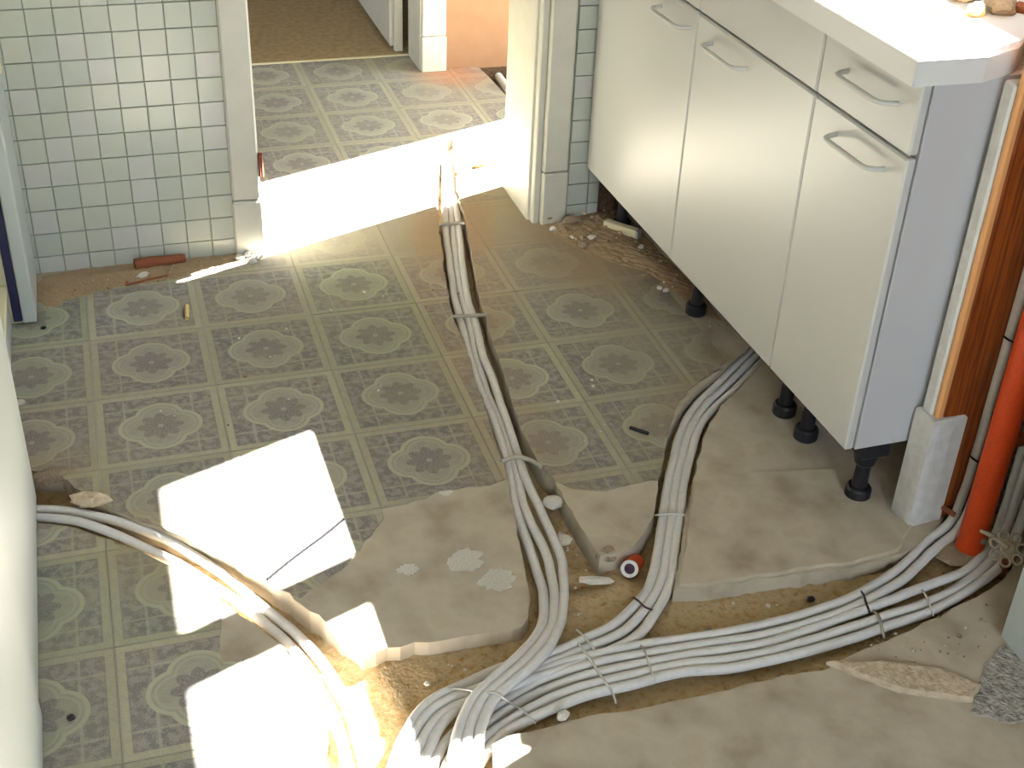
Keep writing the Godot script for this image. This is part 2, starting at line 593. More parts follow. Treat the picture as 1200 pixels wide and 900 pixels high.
func build_room() -> void:
	# back wall of the kitchen, with the doorway x 0.44 .. 1.15
	var st := mb()
	box(st, Vector3(-0.9, -0.1, -0.60), Vector3(0.43, 2.7, -0.36))
	box(st, Vector3(1.165, -0.1, -0.60), Vector3(2.5, 2.7, -0.36))
	box(st, Vector3(0.43, 2.1, -0.60), Vector3(1.165, 2.7, -0.36))
	var wb := struct("wall_back", st, M.grout)
	wall_tiling(wb, -0.30, 0.372, 0.076, 0.0592, 0.98, -0.359)
	wall_tiling(wb, 1.248, 1.345, 1.313, 0.0592, 0.80, -0.359)
	obj("upper_plaster", one_box(Vector3(-0.72, 0.99, -0.36), Vector3(0.36, 2.6, -0.354)), M.plaster, wb)
	obj("upper_plaster", one_box(Vector3(1.25, 0.92, -0.36), Vector3(1.93, 2.6, -0.354)), M.plaster, wb)

	obj("bare_masonry", one_box(Vector3(1.347, 0.0, -0.362), Vector3(1.93, 0.80, -0.3565)), M.brown_under, wb)
	# door lining and casings, each on a separate plinth block
	var door := Node3D.new()
	door.name = "door_1"
	door.set_meta("kind", "structure")
	add_child(door)
	obj("casing", one_box(Vector3(0.371, 0.15, -0.36), Vector3(0.441, 2.14, -0.340), 0.005), M.casing, door)
	obj("plinth_block", one_box(Vector3(0.369, 0.0, -0.36), Vector3(0.443, 0.1485, -0.337), 0.004), M.casing, door)
	obj("casing", one_box(Vector3(1.178, 0.15, -0.36), Vector3(1.247, 2.14, -0.340), 0.005), M.casing, door)
	obj("plinth_block", one_box(Vector3(1.178, 0.0, -0.36), Vector3(1.249, 0.1485, -0.336), 0.004), M.casing, door)
	obj("casing", one_box(Vector3(0.371, 2.07, -0.36), Vector3(1.247, 2.14, -0.340), 0.005), M.casing, door)
	var lin := mb()
	box(lin, Vector3(1.150, 0.0, -0.602), Vector3(1.168, 2.08, -0.375), 0.002)
	obj("lining", lin, M.casing, door)
	lin = mb()
	box(lin, Vector3(0.428, 0.0, -0.602), Vector3(0.440, 2.08, -0.355), 0.002)
	obj("lining", lin, M.casing, door)
	obj("door_stop", one_box(Vector3(1.158, 0.0, -0.385), Vector3(1.178, 2.08, -0.352), 0.003), M.casing, door)
	obj("lining", one_box(Vector3(0.44, 2.06, -0.602), Vector3(1.15, 2.08, -0.355), 0.002), M.casing, door)
	st = mb()
	box(st, Vector3(0.440, 0.212, -0.352), Vector3(0.4435, 0.272, -0.330), 0.001)
	tube(st, PackedVector3Array([Vector3(0.445, 0.212, -0.338), Vector3(0.445, 0.272, -0.338)]), 0.006, 10)
	obj("hinge", st, M.rust, door)

	# kitchen: right wall with the window, front wall with a big window, left wall, ceiling
	st = mb()
	box(st, Vector3(1.93, -0.1, -0.36), Vector3(2.08, 1.30, 1.002))
	box(st, Vector3(1.93, 2.25, -0.36), Vector3(2.08, 2.7, 1.002))
	box(st, Vector3(1.93, 1.30, -0.36), Vector3(2.08, 2.25, -0.25))
	box(st, Vector3(1.93, 1.30, 0.96), Vector3(2.08, 2.25, 1.002))
	box(st, Vector3(1.604, -0.1, 1.002), Vector3(2.08, 2.7, 1.03))
	box(st, Vector3(1.70, -0.1, 1.03), Vector3(2.08, 2.7, 1.36))
	box(st, Vector3(1.46, -0.1, 1.36), Vector3(2.08, 2.7, 4.7))
	struct("wall_right", st, M.rough_wall)
	window_frame("window_1", 1.93, -0.25, 0.96, 1.30, 2.25, [[-0.177, 0.263, 1.362, 1.957], [0.387, 0.90, 1.362, 1.957]])
	st = mb()
	box(st, Vector3(-0.9, -0.1, 4.55), Vector3(1.46, 0.9, 4.7))
	box(st, Vector3(-0.9, 2.25, 4.55), Vector3(1.46, 2.7, 4.7))
	box(st, Vector3(-0.9, 0.9, 4.55), Vector3(-0.6, 2.25, 4.7))
	box(st, Vector3(1.35, 0.9, 4.55), Vector3(1.46, 2.25, 4.7))
	struct("wall_front", st, M.plaster)
	var wf := Node3D.new()
	wf.name = "window_2"
	wf.set_meta("kind", "structure")
	add_child(wf)
	obj("pane", one_box(Vector3(-0.6, 0.9, 4.62), Vector3(1.35, 2.25, 4.624)), M.glass, wf)
	struct("wall_left", one_box(Vector3(-0.9, -0.1, -0.36), Vector3(-0.72, 2.7, 4.55)), M.plaster)
	st = mb()
	box(st, Vector3(-3.2, 2.6, -4.8), Vector3(2.45, 2.75, -0.48))
	box(st, Vector3(-3.2, 2.6, -0.48), Vector3(2.08, 2.75, 4.7))
	struct("ceiling", st, M.ceiling)

	# hall behind the doorway: peach end wall with a further doorway, glazed door on the right
	st = mb()
	box(st, Vector3(1.235, -0.1, -1.75), Vector3(2.5, 2.7, -1.58))
	box(st, Vector3(-3.2, -0.1, -1.75), Vector3(0.25, 2.7, -1.58))
	box(st, Vector3(0.25, 2.1, -1.75), Vector3(1.235, 2.7, -1.58))
	struct("wall_hall", st, M.peach)
	var d2 := Node3D.new()
	d2.name = "door_2"
	d2.set_meta("kind", "structure")
	add_child(d2)
	obj("casing", one_box(Vector3(1.155, 0.125, -1.585), Vector3(1.238, 2.14, -1.560), 0.004), M.casing, d2)
	obj("plinth_block", one_box(Vector3(1.153, 0.0, -1.585), Vector3(1.240, 0.124, -1.557), 0.004), M.casing, d2)
	obj("lining", one_box(Vector3(1.150, 0.0, -1.745), Vector3(1.236, 2.1, -1.575), 0.002), M.casing, d2)
	obj("door_stop", one_box(Vector3(1.112, 0.0, -1.815), Vector3(1.142, 2.1, -1.79), 0.003), M.casing, d2)
	obj("door_leaf", one_box(Vector3(1.10, 0.012, -2.60), Vector3(1.136, 2.05, -1.82), 0.003), M.casing, d2)
	obj("lining", one_box(Vector3(0.25, 0.0, -1.745), Vector3(0.31, 2.1, -1.575), 0.002), M.casing, d2)
	st = mb()
	box(st, Vector3(2.30, -0.1, -1.75), Vector3(2.45, 2.7, -1.545))
	box(st, Vector3(2.30, -0.1, -0.80), Vector3(2.45, 2.7, -0.36))
	box(st, Vector3(2.30, 2.35, -1.545), Vector3(2.45, 2.7, -0.80))
	box(st, Vector3(2.30, -0.1, -1.545), Vector3(2.45, 0.1, -0.80))
	struct("wall_hall_right", st, M.plaster)
	var d3 := Node3D.new()
	d3.name = "door_3"
	d3.set_meta("kind", "structure")
	add_child(d3)
	obj("pane", one_box(Vector3(2.37, 0.1, -1.545), Vector3(2.375, 2.35, -0.80)), M.glass, d3)
	st = mb()
	box(st, Vector3(-3.2, -0.1, -1.58), Vector3(-3.05, 2.7, -0.6))
	box(st, Vector3(-3.2, -0.1, -0.60), Vector3(-0.9, 2.7, -0.36))
	struct("wall_hall_left", st, M.plaster)
	st = mb()
	box(st, Vector3(-3.2, -0.1, -4.8), Vector3(2.5, 2.7, -4.65))
	box(st, Vector3(-3.2, -0.1, -4.65), Vector3(-3.05, 0.9, -1.75))
	box(st, Vector3(-3.2, 2.2, -4.65), Vector3(-3.05, 2.7, -1.75))
	box(st, Vector3(-3.2, 0.9, -4.65), Vector3(-3.05, 2.2, -3.6))
	box(st, Vector3(-3.2, 0.9, -2.2), Vector3(-3.05, 2.2, -1.75))
	box(st, Vector3(2.35, -0.1, -4.65), Vector3(2.5, 2.7, -1.75))
	struct("wall_far_room", st, M.plaster)

# ---------------------------------------------------------------- floor
func soil_height(p: Vector2) -> float:
	var h := -0.030
	for line in soil_lows:
		var d := 9.0
		for k in line.size() - 1:
			d = minf(d, p.distance_to(Geometry2D.get_closest_point_to_segment(p, line[k], line[k + 1])))
		h -= 0.020 * smoothstep(0.11, 0.05, d)
	h = maxf(h, -0.052)
	return h + wobble.get_noise_2d(p.x * 260.0, p.y * 260.0) * 0.005 + wobble.get_noise_2d(p.x * 1100.0, p.y * 1100.0) * 0.0022

func sheet(st: SurfaceTool, x0: float, x1: float, z0: float, z1: float, step: float, height: Callable) -> void:
	var nx := int((x1 - x0) / step)
	var nz := int((z1 - z0) / step)
	for j in nz + 1:
		for i in nx + 1:
			var p := Vector2(x0 + i * step, z0 + j * step)
			st.set_uv(p)
			st.add_vertex(Vector3(p.x, height.call(p), p.y))
	for j in nz:
		for i in nx:
			var a := j * (nx + 1) + i
			for k: int in [a, a + 1, a + nx + 2, a, a + nx + 2, a + nx + 1]:
				st.add_index(k)
	st.generate_normals()

func build_floor() -> void:
	# the cut trenches: one outline with branches to the doorway, under the cabinets, to the left wall and to the chase
	var cut := PackedVector2Array([
		Vector2(-0.1369, 0.4678), Vector2(-0.0714, 0.4930), Vector2(-0.0478, 0.5463), Vector2(0.0097, 0.6177), Vector2(0.0572, 0.6692), Vector2(0.0960, 0.7024), Vector2(0.1457, 0.7580), Vector2(0.2056, 0.8176), Vector2(0.2641, 0.8944), Vector2(0.3122, 0.9727), Vector2(0.3523, 1.0419), Vector2(0.3886, 1.1119), Vector2(0.4526, 1.1147), Vector2(0.5391, 1.1192), Vector2(0.6052, 1.1221), Vector2(0.6611, 1.1220), Vector2(0.6758, 1.1000), Vector2(0.7028, 1.0354), Vector2(0.7135, 0.9675), Vector2(0.7277, 0.8919), Vector2(0.7443, 0.7962), Vector2(0.7645, 0.6740), Vector2(0.7779, 0.5392), Vector2(0.7952, 0.3826), Vector2(0.8145, 0.2026), Vector2(0.8205, 0.0753), Vector2(0.8481, -0.0920), Vector2(0.8849, -0.2738), Vector2(0.9139, -0.4116), Vector2(0.9482, -0.5528), Vector2(0.9943, -0.7206), Vector2(1.0551, -0.9338), Vector2(1.1018, -0.9581), Vector2(1.0504, -0.7395), Vector2(1.0060, -0.5400), Vector2(0.9950, -0.4474), Vector2(0.9556, -0.2477), Vector2(0.9142, -0.0316), Vector2(0.8955, 0.0849), Vector2(0.8826, 0.1717), Vector2(0.8697, 0.3033), Vector2(0.8542, 0.4181), Vector2(0.8407, 0.5226), Vector2(0.8332, 0.6160), Vector2(0.8345, 0.7006), Vector2(0.8481, 0.7447), Vector2(0.8474, 0.8227), Vector2(0.8493, 0.8899), Vector2(0.8498, 0.9490), Vector2(0.8532, 0.9846), Vector2(0.8836, 0.9877), Vector2(0.9229, 0.9731), Vector2(0.9644, 0.9380), Vector2(1.0016, 0.8815), Vector2(1.0448, 0.8035), Vector2(1.0981, 0.7075), Vector2(1.1368, 0.6388), Vector2(1.2012, 0.5624), Vector2(1.2518, 0.5163), Vector2(1.3177, 0.4754), Vector2(1.4101, 0.4048), Vector2(1.4893, 0.3497), Vector2(1.5077, 0.4092), Vector2(1.4238, 0.4646), Vector2(1.3452, 0.5358), Vector2(1.2809, 0.5857), Vector2(1.2195, 0.6499), Vector2(1.1619, 0.7389), Vector2(1.1157, 0.8131), Vector2(1.0709, 0.8857), Vector2(1.0392, 0.9418), Vector2(0.9865, 1.0391), Vector2(0.9482, 1.1048), Vector2(1.0089, 1.1162), Vector2(1.0975, 1.1162), Vector2(1.2080, 1.1238), Vector2(1.2923, 1.1290), Vector2(1.3650, 1.1260), Vector2(1.4394, 1.1078), Vector2(1.4935, 1.0806), Vector2(1.5595, 1.0281), Vector2(1.6927, 1.0264), Vector2(1.6353, 1.1589), Vector2(1.5714, 1.2120), Vector2(1.4995, 1.2504), Vector2(1.3715, 1.2849), Vector2(1.2710, 1.3105), Vector2(1.1867, 1.3279), Vector2(1.1139, 1.3492), Vector2(1.0378, 1.3446), Vector2(0.9605, 1.3453), Vector2(0.8575, 1.3501), Vector2(0.7701, 1.3489), Vector2(0.7011, 1.3412), Vector2(0.6284, 1.3469), Vector2(0.5625, 1.3449), Vector2(0.5407, 1.3583), Vector2(0.5267, 1.4007), Vector2(0.4953, 1.4888), Vector2(0.2883, 1.4314), Vector2(0.2890, 1.3354), Vector2(0.3008, 1.2576), Vector2(0.2985, 1.1967), Vector2(0.2929, 1.1515), Vector2(0.2739, 1.0831), Vector2(0.2519, 1.0444), Vector2(0.2296, 1.0028), Vector2(0.1976, 0.9533), Vector2(0.1635, 0.8998), Vector2(0.1253, 0.8463), Vector2(0.0691, 0.7795), Vector2(0.0091, 0.7199), Vector2(-0.0484, 0.6700), Vector2(-0.1147, 0.6350), Vector2(-0.1370, 0.6267)])
	var rough_cut := ragged(cut, 0.018, 0.006)
	if not Geometry2D.is_polygon_clockwise(rough_cut):
		rough_cut.reverse()
	rough_cut.reverse()
	var far_cut := PackedVector2Array([Vector2(1.3588, -1.5793), Vector2(1.3677, -1.4727), Vector2(1.3725, -1.2891), Vector2(1.3675, -1.0965), Vector2(1.5205, -1.2676), Vector2(1.5735, -1.5649), Vector2(1.4652, -1.6220)])
	soil_lows.append(PackedVector2Array([Vector2(1.0778, -0.9290), Vector2(0.9734, -0.5189), Vector2(0.8851, -0.0834), Vector2(0.8412, 0.2012), Vector2(0.8229, 0.4516), Vector2(0.8052, 0.6696), Vector2(0.7994, 0.8374), Vector2(0.8054, 0.9424)]))
	soil_lows.append(PackedVector2Array([Vector2(-0.1217, 0.5464), Vector2(-0.0173, 0.6396), Vector2(0.0961, 0.7574), Vector2(0.2009, 0.8915), Vector2(0.2835, 1.0236), Vector2(0.3189, 1.1449), Vector2(0.3245, 1.2586), Vector2(0.3114, 1.3906)]))
	soil_lows.append(PackedVector2Array([Vector2(1.4225, 0.4192), Vector2(1.2532, 0.5583), Vector2(1.1437, 0.6943), Vector2(1.0580, 0.8493), Vector2(0.9812, 0.9883)]))

	var fl := Node3D.new()
	fl.name = "floor"
	fl.set_meta("kind", "structure")
	add_child(fl)
	# bed of the trenches, also under everything else
	var st := mb()
	sheet(st, -0.45, 1.72, -0.90, 1.75, 0.0125, soil_height)
	obj("trench_bed", st, M.soil, fl)
	st = mb()
	sheet(st, 1.2, 2.3, -1.6, -1.05, 0.025, func(_p: Vector2) -> float: return -0.072)
	obj("trench_bed", st, M.brown_under, fl)

	obj("trench_side", one_box(Vector3(1.20, -0.078, -1.582), Vector3(2.29, -0.003, -1.574)), M.brown_under, fl)
	# concrete screed, cut through by the trenches
	var slab := PackedVector2Array([Vector2(-0.72, -1.0), Vector2(2.3, -1.0), Vector2(2.3, 1.80), Vector2(0.60, 1.80), Vector2(0.60, 1.43), Vector2(-0.72, 1.43)])
	var hall_a := PackedVector2Array([Vector2(-0.72, -1.742), Vector2(1.43, -1.742), Vector2(1.43, -1.0), Vector2(-0.72, -1.0)])
	var hall_b := PackedVector2Array([Vector2(1.43, -1.58), Vector2(2.3, -1.58), Vector2(2.3, -1.0), Vector2(1.43, -1.0)])
	for p in minus([slab, hall_a, hall_b], [rough_cut, far_cut]):
		st = mb()
		prism(st, p, -0.075, 0.0)
		obj("screed_slab", st, M.screed, fl)
	obj("screed_slab", one_box(Vector3(-3.05, -0.08, -1.58), Vector3(-0.72, 0.0, -0.6)), M.screed, fl)
	obj("screed_slab", one_box(Vector3(-0.72, -0.08, 1.432), Vector3(0.598, 0.0, 4.55)), M.screed, fl)
	obj("screed_slab", one_box(Vector3(0.60, -0.08, 1.802), Vector3(1.46, 0.0, 4.55)), M.screed, fl)
	obj("screed_slab", one_box(Vector3(-0.72, -0.20, -1.58), Vector3(2.3, -0.08, 1.80)), M.screed, fl)
	st = mb()
	prism(st, ragged(PackedVector2Array([Vector2(1.1144, 0.8242), Vector2(1.1723, 0.8188), Vector2(1.2344, 0.8259), Vector2(1.3306, 0.8416), Vector2(1.4209, 0.8528), Vector2(1.4733, 0.9131), Vector2(1.4419, 0.9978), Vector2(1.4588, 1.0558), Vector2(1.3896, 1.1150), Vector2(1.2947, 1.1248), Vector2(1.2114, 1.1175), Vector2(1.0995, 1.1120), Vector2(1.0117, 1.1100), Vector2(0.9553, 1.0997), Vector2(0.9910, 1.0403), Vector2(1.0439, 0.9430), Vector2(1.0757, 0.8870)]), 0.02, 0.006), 0.0, 0.006, 0.003)
	obj("screed_slab", st, M.screed, fl)
	# thin broken skin of screed at the front right
	st = mb()
	prism(st, ragged(PackedVector2Array([Vector2(1.1206, 1.3368), Vector2(1.2124, 1.3615), Vector2(1.2971, 1.4005), Vector2(1.3412, 1.4521), Vector2(1.3091, 1.4782), Vector2(1.2531, 1.4516), Vector2(1.2040, 1.4286), Vector2(1.1641, 1.3866)]), 0.012, 0.004), -0.002, 0.010, 0.004)
	obj("screed_flake", st, M.pale, fl)
	st = mb()
	prism(st, ragged(PackedVector2Array([Vector2(1.2949, 1.4970), Vector2(1.3385, 1.4514), Vector2(1.3881, 1.4026), Vector2(1.4476, 1.3705), Vector2(1.5536, 1.3838), Vector2(1.4410, 1.5443), Vector2(1.3493, 1.5378)]), 0.012, 0.008), 0.0, 0.003, 0.001)
	obj("cement_patch", st, M.rough_wall, fl)
	# brown floor of the room beyond
	obj("brown_flooring", one_box(Vector3(-3.05, -0.1, -4.65), Vector3(2.35, 0.002, -1.742)), M.brown_floor, fl)
	obj("threshold", one_box(Vector3(0.31, 0.0, -1.752), Vector3(1.152, 0.0055, -1.738), 0.001), M.beige, fl)

	# vinyl tiles, one by one, clipped to the torn edge and to the trenches
	var dust := dust_map(rough_cut)
	var looks := []
	for k in 4:
		var m := plain([Color(0.97, 0.97, 0.95), Color(1.03, 1.02, 1.0), Color(0.94, 0.97, 0.93), Color(1.0, 0.98, 0.97)][k], 0.5, 0.4)
		m.albedo_texture = vinyl_print(40 + k * 5)
		m.detail_enabled = true
		m.detail_blend_mode = BaseMaterial3D.BLEND_MODE_MIX
		m.detail_uv_layer = BaseMaterial3D.DETAIL_UV_2
		m.detail_albedo = dust
		looks.append(m)
	var bare := ragged(PackedVector2Array([Vector2(0.2922, 0.9429), Vector2(0.3098, 0.9610), Vector2(0.3568, 0.9304), Vector2(0.4068, 0.8919), Vector2(0.4363, 0.8536), Vector2(0.4796, 0.8070), Vector2(0.5138, 0.7556), Vector2(0.5389, 0.7541), Vector2(0.5906, 0.7403), Vector2(0.6142, 0.7271), Vector2(0.7223, 0.7268), Vector2(0.7546, 0.7180), Vector2(0.8336, 0.7353), Vector2(0.8550, 0.7607), Vector2(0.8706, 0.7817), Vector2(0.9335, 0.8034), Vector2(1.0077, 0.7969), Vector2(1.0519, 0.7996), Vector2(1.0981, 0.7075), Vector2(1.1406, 0.6301), Vector2(1.2025, 0.5457), Vector2(1.2533, 0.4990), Vector2(1.3215, 0.4581), Vector2(1.4140, 0.3787), Vector2(1.4926, 0.2979), Vector2(1.6100, 0.1767), Vector2(2.8475, 0.2270), Vector2(1.3093, 1.9816), Vector2(0.2970, 1.6313), Vector2(0.3902, 1.1244)]), 0.02, 0.010)
	var patch := ragged(PackedVector2Array([Vector2(0.1793, 0.9506), Vector2(0.1989, 0.9427), Vector2(0.2599, 1.0383), Vector2(0.2730, 1.0889), Vector2(0.2185, 1.0823), Vector2(0.1614, 1.0789)]), 0.02, 0.006)
	var under_cabinet := PackedVector2Array([Vector2(1.37, -0.36), Vector2(2.4, -0.36), Vector2(2.4, 1.8), Vector2(1.37, 1.8)])
	for j in range(-7, 8):
		for i in range(-3, 9):
			var g := 0.0005
			var sq := PackedVector2Array([Vector2(i * 0.25 + g, j * 0.25 + g), Vector2((i + 1) * 0.25 - g, j * 0.25 + g), Vector2((i + 1) * 0.25 - g, (j + 1) * 0.25 - g), Vector2(i * 0.25 + g, (j + 1) * 0.25 - g)])
			if j == -7:
				sq[0].y = -1.738
				sq[1].y = -1.738
			var kept := minus([sq], [rough_cut, far_cut, bare, patch, under_cabinet])
			var lift := rng.randf_range(0.0, 0.0006)
			var look: StandardMaterial3D = looks[rng.randi() % 4]
			for p in kept:
				if absf(area(p)) < 0.0004:
					continue
				st = mb()
				prism(st, p, 0.0, 0.0024 + lift)
				obj("floor_tile", st, look, fl)

func area(p: PackedVector2Array) -> float:
	var s := 0.0
	for i in p.size():
		s += p[i].cross(p[(i + 1) % p.size()])
	return s * 0.5

func minus(from: Array, cutters: Array) -> Array:
	var left := from
	for c: PackedVector2Array in cutters:
		var next := []
		for p: PackedVector2Array in left:
			for r in Geometry2D.clip_polygons(p, c):
				if not Geometry2D.is_polygon_clockwise(r) and r.size() > 2:
					next.append(r)
		left = next
	return left

# ---------------------------------------------------------------- cabinets on the right
func handle_shape(y: float, z: float) -> SurfaceTool:
	# a bow handle: a bar held off the front on two feet
	var st := mb()
	var w := 0.078
	var p := PackedVector3Array([Vector3(0.0, y, z - w), Vector3(-0.020, y, z - w + 0.006), Vector3(-0.030, y, z - w + 0.020), Vector3(-0.031, y, z), Vector3(-0.030, y, z + w - 0.020), Vector3(-0.020, y, z + w - 0.006), Vector3(0.0, y, z + w)])
	tube(st, smooth(p, 0.006), 0.0046, 10)
	return st

func leg(parent: Node3D, x: float, z: float, drop: float) -> void:
	var t := Transform3D(Basis.IDENTITY, Vector3(x, -drop, z))
	var st := mb()
	lathe(st, [Vector2(0.0, 0.0), Vector2(0.023, 0.0), Vector2(0.0255, 0.003), Vector2(0.0255, 0.022), Vector2(0.022, 0.027), Vector2(0.015, 0.029), Vector2(0.014, drop - 0.078), Vector2(0.020, drop - 0.070), Vector2(0.026, drop - 0.045), Vector2(0.0, drop - 0.045)], 20, t)
	var l := obj("leg", st, M.black, parent)
	st = mb()
	box(st, Vector3(x - 0.032, -0.045, z - 0.032), Vector3(x + 0.032, 0.0, z + 0.032), 0.006)
	obj("socket", st, M.black, l)

func cabinet(label: String, org: Vector3, turn: float, z0: float, z1: float, doors: Array, legs: Array) -> void:
	# local frame: x to the back, z towards the camera, y 0 is the underside; from z0 to z1 < z0; each door is [from, to, handle at, drawer has a handle]
	var c := thing("base_cabinet", label, "cabinet", org, turn, "white kitchen base cabinets")
	var h := 0.708
	var split := 0.580
	var st := mb()
	box(st, Vector3(0.021, 0.0, z0 - 0.017), Vector3(0.58, h, z0 - 0.0005), 0.001)
	box(st, Vector3(0.021, 0.0, z1 + 0.0005), Vector3(0.58, h, z1 + 0.017), 0.001)
	box(st, Vector3(0.021, 0.0, z1 + 0.017), Vector3(0.58, 0.016, z0 - 0.017))
	box(st, Vector3(0.021, h - 0.016, z1 + 0.017), Vector3(0.58, h, z0 - 0.017))
	box(st, Vector3(0.56, 0.016, z1 + 0.017), Vector3(0.575, h - 0.016, z0 - 0.017))
	obj("carcass", st, M.side, c)
	for d: Array in doors:
		var door := obj("door", one_box(Vector3(0.0, 0.001, d[1] + 0.0013), Vector3(0.019, split - 0.0025, d[0] - 0.0013), 0.0035), M.cabinet, c)
		obj("handle", handle_shape(split - 0.042, d[2]), M.cabinet, door)
		var drawer := obj("drawer" if d[3] else "drawer_front", one_box(Vector3(0.0, split + 0.0025, d[1] + 0.0013), Vector3(0.019, h - 0.004, d[0] - 0.0013), 0.0035), M.cabinet, c)
		if d[3]:
			obj("handle", handle_shape(split + 0.072, d[2]), M.cabinet, drawer)
	for z: float in legs:
		leg(c, 0.085, z, org.y)
		leg(c, 0.52, z, org.y)

func build_cabinets() -> void:
	var org := Vector3(1.322, 0.155, 0.990)
	var turn := 0.0175
	cabinet("narrow white base cabinet with a drawer, nearest the camera beside the white post", org, turn, 0.0, -0.300, [[0.0, -0.300, -0.135, true]], [-0.046, -0.252])
	cabinet("wide white two-door base cabinet reaching back to the tiled wall beside the doorway", org, turn, -0.301, -1.332, [[-0.301, -0.789, -0.635, false], [-0.789, -1.332, -0.895, false]], [-0.345, -0.790, -1.262])
	var st := mb()
	prism(st, PackedVector2Array([Vector2(1.286, 1.010), Vector2(1.41, 1.013), Vector2(1.486, 0.984), Vector2(1.525, 0.948), Vector2(1.929, 0.948), Vector2(1.929, -0.353), Vector2(1.262, -0.353)]), 0.864, 0.908, 0.003)
	tag(obj("worktop", st, M.worktop), "white worktop over the base cabinets, sunlit and strewn with rubble", "worktop")

# ---------------------------------------------------------------- conduits
func conduit(label: String, pts: PackedVector3Array, group: String) -> void:
	var st := mb()
	var p := smooth(pts)
	for i in p.size():
		p[i] += Vector3(wobble.get_noise_2d(p[i].x * 60.0 + label.length() * 37.0, p[i].z * 60.0), 0.0, wobble.get_noise_2d(p[i].z * 60.0 + label.length() * 37.0, p[i].x * 60.0)) * 0.0022
	tube(st, p, 0.0090, 12, true)
	tag(obj("conduit", st, M.conduit), label, "conduit", group)

